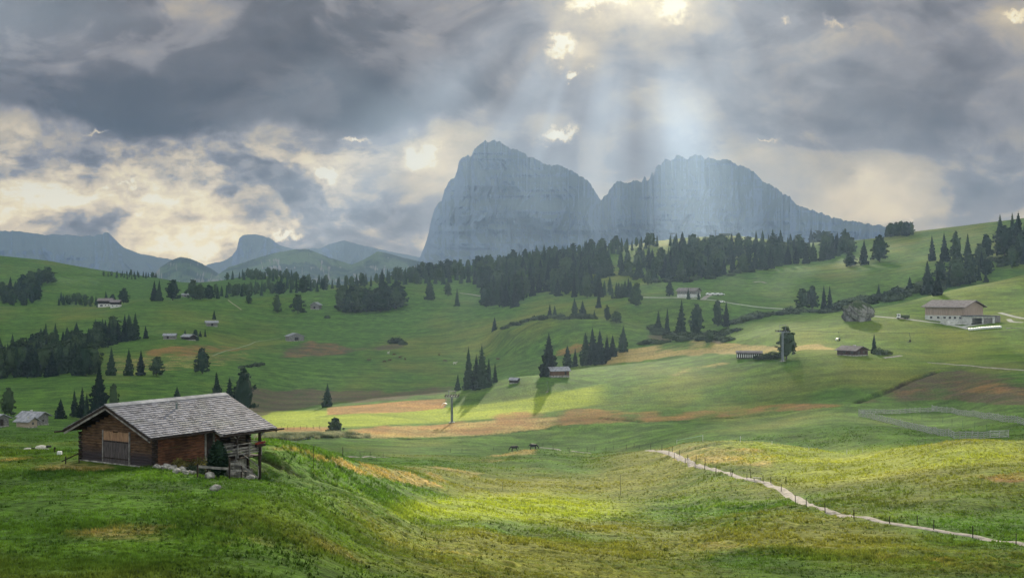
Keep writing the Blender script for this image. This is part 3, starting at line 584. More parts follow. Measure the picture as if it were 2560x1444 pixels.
# ------------------------------------------------------------ trees
def spruce_mesh(seed, whorls=22, per=9, slim=.2, lod=0):
    """unit-height spruce crown: drooping fronds in whorls round a dark core"""
    r_ = random.Random(seed); mb = MB(); n = 7 if lod else 9
    h0 = .04
    core = [(h0+(1-h0)*t, slim*(.62*(1-t)**.85)*(1+.15*r_.uniform(-1, 1))) for t in (0, .12, .3, .5, .7, .88, 1)]
    k = len(mb.v)
    for (z, rr) in core:
        for i in range(n): a = 2*math.pi*i/n; q = rr*(1+.22*r_.uniform(-1, 1)); mb.v.append((math.cos(a)*q, math.sin(a)*q, z))
    for j in range(len(core)-1):
        for i in range(n): i2 = (i+1) % n; mb.f.append((k+j*n+i, k+j*n+i2, k+(j+1)*n+i2, k+(j+1)*n+i)); mb.mi.append(0)
    lean = [r_.uniform(.75, 1.25) for _ in range(16)]
    for w_ in range(whorls):
        t = (w_+r_.uniform(-.3, .3))/whorls; z = h0+(1-h0)*max(t, 0)
        rad = slim*((1-t)**.78)*(1+.20*r_.uniform(-1, 1)); rad = max(rad, .012)
        if t < .08: rad *= .8
        if r_.random() < .12: rad *= .72
        for b in range(per):
            a = 2*math.pi*(b+r_.random()*.9)/per+w_; q = rad*r_.uniform(.72, 1.18)*(lean[int((a % 6.283)/6.283*16) % 16]*.35+.65)
            ca, sa = math.cos(a), math.sin(a); dz = -q*r_.uniform(.15, .5); wd = q*r_.uniform(.22, .34)
            tip = (ca*q, sa*q, z+dz+q*.12); mid = (ca*q*.55, sa*q*.55, z+dz*.35); px_, py_ = -sa*wd, ca*wd
            mb.tri((ca*q*.1, sa*q*.1, z+.012), (mid[0]+px_, mid[1]+py_, mid[2]-wd*.35), tip); mb.tri((ca*q*.1, sa*q*.1, z+.012), tip, (mid[0]-px_, mid[1]-py_, mid[2]-wd*.35))
            if not lod:
                mb.tri(mid, tip, (ca*q*.8, sa*q*.8, z+dz-q*.30)); mb.tri((ca*q*.3, sa*q*.3, z), mid, (ca*q*.5, sa*q*.5, z+dz*.5-q*.34))
    mb.tri((0, .006, .985), (.006, -.004, .985), (0, 0, 1.04))
    return mb
def larch_mesh(seed, wide=.27, lod=0, round_=0.5):
    """unit-height loose crown: leaf clumps on limbs, uneven outline with gaps"""
    r_ = random.Random(seed); mb = MB(); n = 26 if lod else 60
    prof = lambda t: wide*(math.sin(math.pi*min(1, max(0, (t+.10)/1.14))**(.72 if round_ > .4 else .62)))**(.8)*(1 if round_ > .4 else (1-t*.35))
    for i in range(n):
        t = .10+.86*(i+r_.random())/n; rr = prof(t)*r_.uniform(.25, 1.05); a = r_.uniform(0, 6.283)
        c = (math.cos(a)*rr, math.sin(a)*rr, t); sz = wide*r_.uniform(.20, .42)*(1.15-t*.5)
        for j in range(5 if lod else 16):
            u = Vector((r_.gauss(0, 1), r_.gauss(0, 1), r_.gauss(0, 1))).normalized(); p = Vector(c)+Vector((u.x*sz, u.y*sz, u.z*sz*.6))*r_.uniform(.3, 1)
            e = Vector((r_.gauss(0, 1), r_.gauss(0, 1), r_.gauss(0, .6))).normalized()*sz*r_.uniform(.3, .55)*(1.8 if lod else 1); g2 = u.cross(e).normalized()*sz*r_.uniform(.2, .4)*(1.8 if lod else 1)
            mb.quad(tuple(p-e-g2), tuple(p+e-g2*.6), tuple(p+e*.7+g2), tuple(p-e*.8+g2))
    # dim core so the crown reads as a mass
    mb.blob((0, 0, .5), (wide*.68, wide*.68, .40), seed, 2, .4)
    if not lod:
        pass
    return mb
def trunk_mesh(h=.25, r=.018, limbs=0, seed=0):
    mb = MB(); mb.tube((0, 0, -.03), (0, 0, h), r, r*.7, 7)
    r_ = random.Random(seed)
    for i in range(limbs): a = r_.uniform(0, 6.28); z = h*r_.uniform(.5, 1); mb.tube((0, 0, z), (math.cos(a)*.12, math.sin(a)*.12, z+.12), r*.4, r*.15, 5)
    return mb
SPR = [spruce_mesh(i, 22, 9, [.21, .24, .27, .22, .26, .18][i]).mesh('spruce_crown') for i in range(6)]
LAR = [larch_mesh(20+i, [.24, .29, .34, .26, .31][i]).mesh('larch_crown') for i in range(5)]
SPRL = [spruce_mesh(40+i, 13, 7, [.21, .24, .28, .23][i], 1) for i in range(4)]; LARL = [larch_mesh(60+i, [.22, .27, .31, .25][i], 1) for i in range(4)]
for m_ in SPR: m_.materials.append(M_SPR)
for m_ in LAR: m_.materials.append(M_LAR)
TRS = trunk_mesh(.3, .016).mesh('trunk'); TRS.materials.append(M_BARK); TRL = trunk_mesh(.45, .02, 5, 3).mesh('trunk'); TRL.materials.append(M_BARK)
ntree = 0
def put_tree(kind, loc, h, w, label, group, parts=True):
    global ntree; ntree += 1
    name = {'S': 'spruce_tree', 'L': 'larch_tree'}[kind]; cm_ = (SPR if kind == 'S' else LAR)[ntree % (6 if kind == 'S' else 5)]
    rz = (ntree*2.399) % 6.283
    if parts:
        o = thing(name, label, 'tree', loc, rz, group)
        c = link(cm_, 'crown', o); t = link(TRS if kind == 'S' else TRL, 'trunk', o)
    else:
        o = link(cm_, name); o.location = loc; o.rotation_euler = (0, 0, rz); tag(o, label, 'tree', group)
    jr = random.Random(ntree); q_ = jr.uniform(.82, 1.16); o.scale = (h*w*q_, h*w*q_*jr.uniform(.9, 1.1), h); o.rotation_euler = (jr.uniform(-.035, .035), jr.uniform(-.035, .035), rz)
    return o
def tree_px(kind, px, top, base=None, Y=None, w=1.0, label='', group=None):
    if Y is None: p = at(px, base)
    else: p = at_depth(px, Y)
    ztop = CZ+(722-top)/F*p.y; h = max(ztop-p.z, 2.0)
    p.z -= .15
    return put_tree(kind, p, h, w, label, group)
TREES = [
 # kind, px, top, base, depth, width, label
 ('L', 20, 965, 1040, None, .9, 'loose grey-green larch at the left edge behind the small huts'),
 ('S', 150, 995, 1046, None, 1.0, 'lone small spruce between the left huts and the tall spruce clump'),
 ('S', 186, 972, 1042, None, .9, 'outer spruce on the left side of the clump behind the brown barn'),
 ('S', 204, 965, 1044, None, .8, 'pointed spruce second from the left in the clump behind the barn'),
 ('S', 217, 980, 1046, None, 1.0, 'short spruce at the foot of the tall one behind the barn'),
 ('S', 248, 912, 1046, None, 1.05, 'tallest dark spruce rising above the barn gable'),
 ('L', 283, 957, 1040, None, .6, 'thin pale larch on the right of the tallest spruce'),
 ('S', 442, 965, None, 430, 1.5, 'small spruce tip peeping over the barn ridge'),
 ('S', 545, 927, None, 440, 1.0, 'dark spruce at the left of the trio over the barn ridge end'),
 ('S', 575, 942, None, 440, 1.0, 'middle shorter spruce of the trio over the barn ridge end'),
 ('L', 606, 917, None, 450, .85, 'tall leafy larch on the right of the trio over the barn ridge'),
 ('S', 818, 957, 1016, None, 1.35, 'broad solitary spruce on the rim left of the sunlit field'),
 ('S', 1144, 932, 976, None, .9, 'small spruce standing just above the lift tower'),
 ('S', 1172, 865, 973, None, .65, 'slender spruce on the left of the four on the green rim'),
 ('S', 1192, 885, 973, None, .9, 'spruce in the shade between the two tallest on the green rim'),
 ('S', 1205, 861, 971, None, .9, 'tallest spruce of the clump on the green rim'),
 ('S', 1221, 892, 966, None, .9, 'lower spruce right of the tallest on the green rim'),
 ('S', 1238, 905, 956, None, .8, 'small spruce at the right end of the clump on the green rim'),
 ('S', 1372, 830, 940, None, .95, 'tall dark spruce right behind the log barn with stone base'),
 ('S', 1420, 861, 918, None, .9, 'thin spruce right of the log barn'), ('S', 1438, 868, 916, None, .9, 'second thin spruce right of the log barn'),
 ('S', 1467, 828, 911, None, 1.0, 'left spruce of the dark mid-slope clump'), ('S', 1484, 817, 910, None, 1.0, 'tallest spruce of the dark mid-slope clump'),
 ('S', 1500, 822, 910, None, 1.0, 'spruce just right of the tallest in the mid-slope clump'), ('S', 1517, 836, 900, None, .9, 'narrow spruce in the middle of the mid-slope clump'),
 ('S', 1531, 835, 892, None, .8, 'slim spruce near the right end of the mid-slope clump'), ('S', 1556, 812, 880, None, 1.05, 'detached spruce at the right end of the mid-slope clump'),
 ('L', 1966, 812, 898, None, 1.45, 'big rounded dark pine behind the right lift tower'),
 ('S', 2185, 833, 884, None, 1.1, 'single spruce beside the red-brown chalet'),
 ('L', 215, 852, 940, None, .8, 'paler larch at the lower right corner of the left wood'),
 ('S', 278, 866, 938, None, 1.1, 'leftmost spruce of the row on the rim right of the left wood'), ('S', 322, 870, 939, None, .95, 'second spruce of the row right of the left wood'),
 ('S', 352, 874, 939, None, .95, 'third spruce of the row right of the left wood'), ('L', 391, 888, 939, None, 1.1, 'leafy tree ending the row right of the left wood'),
 ('L', 506, 866, 934, None, 1.1, 'solitary round tree above the barn roof on the rim'), ('S', 365, 812, 846, None, 1.1, 'small spruce off the upper right corner of the left wood'),
 ('S', 535, 773, 798, None, .9, 'small spruce right behind the uppermost grey hut'), ('S', 462, 822, 846, None, .9, 'tiny spruce between the two lower grey huts'),
 ('L', 488, 822, 844, None, 1.2, 'low round tree right of the lower grey huts'), ('S', 501, 824, 842, None, .9, 'thin spruce right of the lower grey huts'),
 ('S', 513, 820, 842, None, 1.1, 'dark spruce below the uppermost grey hut'), ('L', 493, 838, 852, None, 1.2, 'small round tree in front of the lower huts'),
 ('L', 693, 735, 783, None, 1.15, 'left one of two dark trees on the rim before the far huts'), ('L', 745, 734, 783, None, 1.2, 'right one of two dark trees beside the far gabled hut'),
 ('S', 1075, 690, 750, None, 1.3, 'broad spruce on the slope below the long wood'), ('L', 1120, 702, 740, None, .8, 'thin larch by the bend of the upper path'),
 ('S', 1143, 718, 765, None, 1.05, 'spruce left of the upper gravel path'), ('S', 1236, 790, 826, None, 1.1, 'little lone spruce at the end of the scrub bank in mid valley'),
 ('S', 1374, 758, 792, None, 1.0, 'left of a small spruce pair on the mid knoll'), ('S', 1387, 762, 792, None, .9, 'right of a small spruce pair on the mid knoll'),
 ('S', 1437, 742, 789, None, 1.2, 'bigger spruce of the pair above the mid knoll'), ('S', 1457, 750, 789, None, 1.1, 'smaller spruce of the pair above the mid knoll'),
 ('S', 1497, 728, 770, None, 1.1, 'single spruce below the forest edge'), ('S', 1486, 773, 794, None, .9, 'tiny spruce on the green knoll'),
 ('L', 1517, 760, 802, None, 1.1, 'left tree of the leafy clump on the knoll'), ('L', 1541, 776, 808, None, 1.5, 'round low tree of the leafy clump on the knoll'),
 ('L', 1590, 706, 765, None, .9, 'tree standing apart at the right of the forest tongue'),
 ('S', 1645, 775, 832, None, .9, 'leftmost spruce above the brown marsh'), ('S', 1667, 768, 834, None, .9, 'second spruce above the brown marsh'),
 ('S', 1702, 746, 840, None, .95, 'tallest spruce above the brown marsh'), ('L', 1741, 757, 842, None, .75, 'tall loose larch above the brown marsh'),
 ('L', 1795, 750, 815, None, .6, 'thin larch left of a pair near the road'), ('S', 1815, 752, 817, None, .8, 'thin spruce right of a pair near the road'),
 ('L', 1775, 822, 856, None, 1.3, 'dark bushy tree at the right end of the marsh'),
 ('L', 1674, 702, 742, None, 1.1, 'rounded tree left of the roadside farmhouse'), ('S', 1721, 718, 748, None, 1.1, 'dark tree in front of the roadside farmhouse'), ('S', 1747, 727, 749, None, 1.0, 'small tree at the right corner of the roadside farmhouse'),
 ('L', 1620, 670, 712, None, 1.0, 'tree standing just below the right forest'),
 ('L', 2008, 718, 772, None, 1.0, 'left tree of the roadside clump above the boulder'), ('L', 2030, 711, 773, None, 1.0, 'loose crowned tree of the roadside clump'),
 ('S', 2060, 712, 774, None, 1.0, 'third tree of the roadside clump, a spruce'), ('S', 2074, 712, 774, None, .9, 'right spruce of the roadside clump'),
 ('S', 2197, 708, 748, None, 1.0, 'small spruce in the scrub valley above the boulder'), ('S', 2275, 690, 732, None, 1.0, 'spruce in the scrub valley left of the hillside wood'),
 ('S', 2159, 597, 662, None, 1.0, 'spruce by the little hut on the upper right slope'), ('L', 2199, 585, 655, None, 1.15, 'big round tree by the little hut on the upper right slope'),
 ('L', 2126, 630, 666, None, 1.3, 'low bushy tree just below the little hut'),
 ('S', 2331, 586, 652, None, .75, 'leftmost slim spruce on the upper right slope'), ('S', 2362, 580, 655, None, .95, 'broad spruce second on the upper right slope'),
 ('L', 2392, 574, 662, None, .8, 'tall larch third on the upper right slope'), ('S', 2420, 582, 668, None, .8, 'slender spruce fourth on the upper right slope'),
 ('L', 2467, 584, 645, None, .9, 'pale larch right of the four on the upper slope'), ('L', 2448, 606, 665, None, 1.1, 'round dark tree low on the upper right slope'),
 ('S', 2322, 650, 735, None, 1.1, 'tall ragged spruce over the green hill shoulder'), ('S', 2345, 672, 738, None, 1.0, 'spruce in front of the ragged one on the hill shoulder'),
 ('L', 2395, 640, 715, None, 1.0, 'dark tree right behind the green hill shoulder'), ('L', 2425, 655, 710, None, 1.0, 'tree behind the green hill above the farmhouse'),
 ('S', 2465, 680, 706, None, 1.3, 'low spruce on the skyline of the green hill'), ('S', 2448, 650, 702, None, .9, 'narrow spruce behind the green hill'),
 ('S', 2500, 534, 575, None, 1.2, 'skyline tree left of the top right clump'), ('S', 2532, 530, 600, None, .9, 'tall spruce in the top right clump'), ('S', 2545, 530, 640, None, .9, 'tallest spruce of the top right clump'),
 ('L', 2512, 560, 640, None, .9, 'dark tree at the left of the top right clump'), ('L', 2556, 575, 655, None, 1.0, 'tree at the right frame edge in the top right clump'), ('L', 2530, 610, 670, None, 1.1, 'rounded tree low in the top right clump'),
 ('S', 385, 700, 752, None, 1.0, 'spruce at the left end of the far tree row'), ('S', 397, 698, 752, None, .9, 'second spruce at the left end of the far tree row'),
 ('L', 432, 697, 751, None, 1.4, 'broad dark tree in the far row left of the pale roof'), ('L', 481, 697, 750, None, 1.1, 'tall tree in the far row right of the pale roof'),
 ('L', 621, 729, 760, None, 1.3, 'lone pine on the rim right of the far tree row'), ('S', 266, 725, None, 1230, 1.1, 'spruce right behind the white farmhouse'), ('L', 281, 734, None, 1230, 1.1, 'low tree right behind the white farmhouse'),
 ('L', 309, 718, None, 1230, 1.2, 'big tree right of the white farmhouse'), ('L', 118, 665, 708, None, 1.5, 'largest round tree at the top of the far left wood'),
 ('L', 96, 670, 714, None, 1.3, 'round tree beside the largest one of the far left wood'), ('L', 78, 675, 716, None, 1.2, 'tree on the upper edge of the far left wood'),
 ('S', 2030, 569, 600, None, 1.1, 'small tree on the ridge right of the long wood'), ('L', 2045, 571, 592, None, 1.4, 'round tree on the ridge skyline right of the wood'),
]
for k_, px_, tp_, bs_, Y_, w_, lb_ in TREES: tree_px(k_, px_, tp_, bs_, Y_, w_, lb_)
def inpoly(x, y, poly):
    c = False; n = len(poly); j = n-1
    for i in range(n):
        xi, yi = poly[i]; xj, yj = poly[j]
        if (yi > y) != (yj > y) and x < (xj-xi)*(y-yi)/(yj-yi)+xi: c = not c
        j = i
    return c
def scatter(poly, n, dmin, seed, persp=True):
    r_ = random.Random(seed); out = []; x0 = min(p[0] for p in poly); x1 = max(p[0] for p in poly); y0 = min(p[1] for p in poly); y1 = max(p[1] for p in poly)
    for _ in range(n*40):
        x = r_.uniform(x0, x1); y = r_.uniform(y0, y1)
        if inpoly(x, y, poly) and all(((x-a)/dmin)**2+((y-b)/(dmin*.42))**2 > 1 for a, b in out):
            out.append((x, y))
            if len(out) >= n: break
    return out
WOODS = [ # polygon of trunk feet, how many, spacing, share of spruce, height range m, label, group
 ([(-60, 930), (0, 915), (60, 892), (110, 870), (150, 865), (232, 868), (236, 938), (120, 942), (0, 948), (-60, 950)], 75, 17, .6, (14, 19), 'dark conifer packed in the big wood at the left edge', 'conifers of the left wood'),
 ([(232, 862), (250, 855), (310, 848), (348, 846), (345, 850), (300, 858), (240, 872)], 22, 14, .7, (15, 20), 'dark conifer in the right wing of the left wood', 'conifers of the left wood wing'),
 ([(848, 784), (955, 779), (998, 769), (995, 763), (950, 768), (850, 773)], 20, 13, .15, (19, 24), 'slender conifer in the compact grove in mid valley', 'larches of the valley grove'),
 ([(1212, 735), (1290, 735), (1292, 768), (1212, 768)], 22, 15, .9, (20, 27), 'tall conifer in the block at the lower end of the long wood', 'spruces of the lower block'),
 ([(935, 716), (1000, 704), (1100, 692), (1205, 690), (1290, 690), (1300, 735), (1212, 733), (1190, 715), (1090, 712), (1050, 716), (1000, 713)], 75, 18, .6, (17, 22), 'conifer in the left half of the long ridge wood', 'conifers of the ridge wood left'),
 ([(1290, 690), (1290, 745), (1340, 742), (1370, 735), (1400, 742), (1440, 748), (1500, 742), (1480, 712), (1530, 695), (1510, 668), (1400, 665)], 75, 17, .7, (17, 24), 'conifer in the middle of the long ridge wood', 'conifers of the ridge wood middle'),
 ([(930, 712), (1000, 694), (1100, 680), (1200, 668), (1300, 652), (1400, 637), (1500, 628), (1560, 622), (1640, 612), (1645, 618), (1520, 642), (1510, 668), (1290, 690), (1100, 692), (1000, 704)], 210, 12, .55, (14, 20), 'small dark tree on the crest of the long ridge wood', 'trees on the ridge crest'),
 ([(1490, 728), (1560, 732), (1600, 745), (1580, 752), (1500, 745)], 18, 13, .9, (9, 15), 'young conifer in the low tongue below the ridge wood', 'young spruces of the tongue'),
 ([(1545, 668), (1600, 656), (1700, 640), (1760, 648), (1850, 640), (1930, 622), (2010, 635), (2040, 656), (2000, 664), (1900, 676), (1800, 694), (1720, 704), (1640, 704), (1560, 694)], 110, 19, .65, (17, 24), 'conifer in the right-hand ridge wood', 'conifers of the right ridge wood'),
 ([(1670, 612), (1760, 620), (1850, 618), (1930, 608), (1990, 612), (2010, 630), (1930, 622), (1850, 640), (1760, 648), (1690, 636)], 50, 16, .6, (15, 22), 'conifer on the upper edge of the right ridge wood', 'conifers on the right upper edge'),
 ([(2045, 655), (2075, 648), (2130, 632), (2130, 612), (2060, 618)], 24, 14, .5, (16, 22), 'dark tree in the clump left of the little slope hut', 'clump left of the slope hut'),
 ([(2208, 594), (2280, 590), (2278, 584), (2210, 588)], 12, 9, .1, (14, 19), 'rounded conifer in the clump on the right skyline', 'skyline clump at right'),
 ([(470, 706), (540, 692), (600, 686), (700, 690), (780, 706), (700, 704), (600, 700)], 60, 10, .4, (12, 17), 'small tree in the distant wood on the left ridge', 'distant ridge wood at left'),
 ([(480, 752), (600, 744), (740, 734), (870, 723), (930, 716), (900, 706), (780, 710), (640, 722), (600, 735), (480, 738)], 90, 14, .4, (13, 18), 'dark tree in the belt behind the left meadow rim', 'tree belt behind the left rim'),
 ([(-60, 765), (90, 765), (98, 725), (60, 722), (0, 738), (-60, 742)], 34, 18, .3, (15, 20), 'dark round conifer in the far left wood', 'trees of the far left wood'),
 ([(145, 765), (250, 768), (245, 758), (150, 752)], 16, 11, .4, (8, 13), 'small conifer in the row left of the white farmhouse', 'row left of the white farmhouse'),
 ([(250, 690), (330, 688), (392, 694), (330, 700)], 22, 8, .7, (7, 11), 'tiny conifer on the far left ridge line', 'far left ridge trees'),
 ([(2400, 668), (2440, 660), (2475, 690), (2430, 706), (2360, 722), (2350, 705)], 14, 22, .5, (12, 19), 'conifer in the wooded dip above the farmhouse hill', 'trees in the dip above the farmhouse'),
 ([(2490, 600), (2620, 560), (2620, 660), (2500, 665)], 20, 22, .5, (14, 20), 'dark tree in the wood at the top right edge', 'wood at the top right edge'),
]
cand = []
for poly, n_, dm, fs_, (h0_, h1_), lb_, gr_ in WOODS:
    r_ = random.Random(hash(gr_) % 1 + len(gr_)*31+n_)
    for (px_, py_) in scatter(poly, n_, dm, n_+len(poly)):
        p = at(px_, py_); h = r_.uniform(h0_, h1_); k_ = 'S' if r_.random() < fs_ else 'L'
        cand.append((h/p.y, k_, p, h, r_.uniform(.85, 1.25)*(1.0 if k_ == 'S' else 1.15), lb_, gr_))
cand.sort(key=lambda c: -c[0])
cnt = {'S': 60, 'L': 50}; rest = []
for c in cand:
    if cnt[c[1]] < 300:
        cnt[c[1]] += 1; p = c[2].copy(); p.z -= .3
        sp = 'spruce' if c[1] == 'S' else 'larch'
        lb_ = c[5].replace('conifer', sp).replace('dark tree', 'dark '+sp).replace('small tree', 'small '+sp).replace('round tree', 'round '+sp)
        put_tree(c[1], p, c[3], c[4], lb_, c[6]+(' (spruce)' if c[1] == 'S' else ' (larch)'), parts=c[0]*F > 55)
    else: rest.append(c)
def merge(name, items, lodS, lodL, mats):
    V_ = []; F_ = []; MI = []; off = 0
    for i, (k_, p, h, w_) in enumerate(items):
        mb = (lodS if k_ == 'S' else lodL)[i % 4]; v = np.array(mb.v); a = i*2.4; ca, sa = math.cos(a), math.sin(a)
        v = np.stack([(v[:, 0]*ca-v[:, 1]*sa)*h*w_+p.x, (v[:, 0]*sa+v[:, 1]*ca)*h*w_+p.y, v[:, 2]*h+p.z-.3], -1)
        V_.append(v); F_ += [tuple(j+off for j in f) for f in mb.f]; MI += [0 if k_ == 'S' else 1]*len(mb.f); off += len(v)
    me = bpy.data.meshes.new(name); me.from_pydata(np.concatenate(V_).tolist(), [], F_); me.polygons.foreach_set('material_index', MI)
    for m in mats: me.materials.append(m)
    return link(me, name)
print('TREES', ntree, 'rest', len(rest))
if rest: tag(stuff(merge('forest', [(c[1], c[2], c[3], c[4]) for c in rest], SPRL, LARL, [M_SPR, M_LAR])), 'distant dark conifer forest spread along the ridge', 'forest')
# ------------------------------------------------------------ the brown barn (local x to the viewer's right of the gable, y along the ridge)
barn = thing('wooden_barn', 'big brown log barn with grey shingle roof on the left knoll', 'barn', CAB, -TH)
Wd, Ln, EH, SLP, RT = 8.51, 9.9, 2.26, 0.433, 0.50
def rz_(x): return EH+RT+SLP*(Wd/2-abs(x+Wd/2))     # top of roof over local x
r_ = random.Random(3)
# log walls: each course a rounded, slightly uneven beam
def log_wall(x0, y0, x1, y1, z0, z1, top=None, course=.22, t=.16, gap=None):
    mb = MB(); d = Vector((x1-x0, y1-y0, 0)); L_ = d.length; d.normalize(); z = z0
    while z < z1-.02:
        s0, s1 = 0.0, L_
        if top is not None:
            lo, hi = top(z+course)
            s0, s1 = max(0, lo), min(L_, hi)
        if s1-s0 > .15:
            spans = [(s0, s1)]
            if gap and gap[2] <= z+course*.5 < gap[3]: spans = [(s0, gap[0]), (gap[1], s1)]
            for a, b in spans:
                if b-a < .1: continue
                o = r_.uniform(-.015, .015); n = Vector((d.y, -d.x, 0))*(t/2+o)
                pa = Vector((x0, y0, 0))+d*a; pb = Vector((x0, y0, 0))+d*b; hh = course-.018
                q = n*.55
                prof = [(-n, z+.03), (-n, z+hh-.03), (-q, z+hh), (q, z+hh), (n, z+hh-.03), (n, z+.03), (q, z), (-q, z)]
                k = len(mb.v)
                for P_ in (pa, pb):
                    for (w_, zz) in prof: mb.v.append(tuple(P_+w_+Vector((0, 0, zz))))
                for i in range(8): j = (i+1) % 8; mb.f.append((k+i, k+j, k+8+j, k+8+i)); mb.mi.append(0)
                mb.f.append(tuple(k+i for i in range(8))[::-1]); mb.f.append(tuple(k+8+i for i in range(8))); mb.mi += [0, 0]
        z += course
    return mb
def gtop(z):
    k = max(0, (z-(EH+.05))/SLP); return (k, Wd-k)
def log_material(name, c1, c2, cdark, zdark):
    m, T, B = newmat(name, .85, .15); tc = T.n('ShaderNodeTexCoord').outputs['Object']; n = T.noise(T.vm('MULTIPLY', tc, (.9, .9, 9)), 1.6, 7, .65); n2 = T.noise(tc, .55, 4, .6); z = T.xyz(tc)[2]
    c = T.mix(T.ss(n, .33, .68), col(*c1), col(*c2)); c = T.mix(T.ss(n2, .42, .62), c, T.mix(.6, c, col(.02, .012, .008)))
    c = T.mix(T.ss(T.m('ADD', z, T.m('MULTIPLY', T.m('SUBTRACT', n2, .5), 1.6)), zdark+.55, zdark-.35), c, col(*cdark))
    T.put(B.inputs['Base Color'], c); bp = T.n('ShaderNodeBump'); bp.inputs['Strength'].default_value = .6; bp.inputs['Distance'].default_value = .03; T.put(bp.inputs['Height'], n); T.put(B.inputs['Normal'], bp.outputs[0])
    return m
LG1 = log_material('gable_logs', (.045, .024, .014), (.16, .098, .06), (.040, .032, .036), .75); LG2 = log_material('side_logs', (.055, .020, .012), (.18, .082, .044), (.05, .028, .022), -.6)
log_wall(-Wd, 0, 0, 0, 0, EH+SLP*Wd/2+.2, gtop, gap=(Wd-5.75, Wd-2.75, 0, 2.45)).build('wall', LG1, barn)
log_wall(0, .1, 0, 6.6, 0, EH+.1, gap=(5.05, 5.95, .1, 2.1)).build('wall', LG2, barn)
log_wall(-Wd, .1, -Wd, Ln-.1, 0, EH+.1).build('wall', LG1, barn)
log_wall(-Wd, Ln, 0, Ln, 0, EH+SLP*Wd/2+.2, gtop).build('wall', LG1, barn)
log_wall(-2.0, 6.6, -2.0, Ln-.1, 0, EH+.8).build('wall', M_DARKW, barn)
for (x, y) in ((0, 0), (-Wd, 0), (0, Ln), (-Wd, Ln)):
    b = MB()
    for i in range(13):
        z = i*.17; b.box(x-.22, x+.22, y-.10, y+.10, z+.01, z+.15) if i % 2 else b.box(x-.10, x+.10, y-.24, y+.24, z+.01, z+.15)
    b.build('corner_joint', M_DARKW, barn)
b = MB(); b.box(-Wd-.12, .12, -.14, .14, -.5, -.01); b.build('sill_stones', M_STONE, barn)
# stone cellar showing where the bank falls away
b = MB(); rr = random.Random(9)
for i in range(62):
    y = rr.uniform(.3, Ln-.2); z = rr.uniform(-1.9, -.15); s_ = rr.uniform(.13, .27)
    b.blob((rr.uniform(-.08, .08), y, z), (s_*.8, s_*1.25, s_), i, 1, .2)
b.box(-.25, -.02, .1, Ln, -2.3, -.02); b.build('foundation', M_STONE, barn)
# barn doors
dm = simple('door_boards', (.035, .030, .032), (.105, .09, .09), 2.5, stretch=(6, 6, .5)); dl = simple('faded_door_boards', (.16, .09, .055), (.34, .21, .13), 2.5, stretch=(6, 6, .5))
for (x0, x1) in ((-5.73, -4.27), (-4.23, -2.77)):
    b = MB(); n_ = 8
    for i in range(n_):
        a = x0+(x1-x0)*i/n_; e = x0+(x1-x0)*(i+1)/n_-.014; j = r_.uniform(-.008, .008)
        b.c = 0; b.box(a, e, -.135+j, -.09+j, -.02+r_.uniform(0, .05), 1.72); b.c = 1; b.box(a, e, -.125+j, -.085+j, 1.73, 2.42+r_.uniform(-.05, .04))
    d_ = b.build('door', [dm, dl], barn)
    h_ = MB(); h_.box(x0+.05, x1-.05, -.165, -.137, 1.62, 1.70); h_.box(x0+.05, x1-.05, -.165, -.137, .32, .40); h_.build('hinge_strap', M_DARKW, d_)
b = MB(); b.box(-5.84, -5.74, -.17, .1, 0, 2.5); b.box(-2.76, -2.66, -.17, .1, 0, 2.5); b.build('door_frame', M_GREYW, barn)
b = MB(); b.box(-.02, .06, 5.12, 5.88, .1, 2.05); d_ = b.build('door', M_DARKW, barn); h_ = MB(); h_.tube((.07, 5.75, 1.0), (.12, 5.75, 1.0), .03); h_.build('handle', M_STEEL, d_)
b = MB(); b.box(-.02, .15, 4.98, 5.12, 0, 2.2); b.box(-.02, .15, 5.88, 6.02, 0, 2.2); b.build('door_frame', M_GREYW, barn)
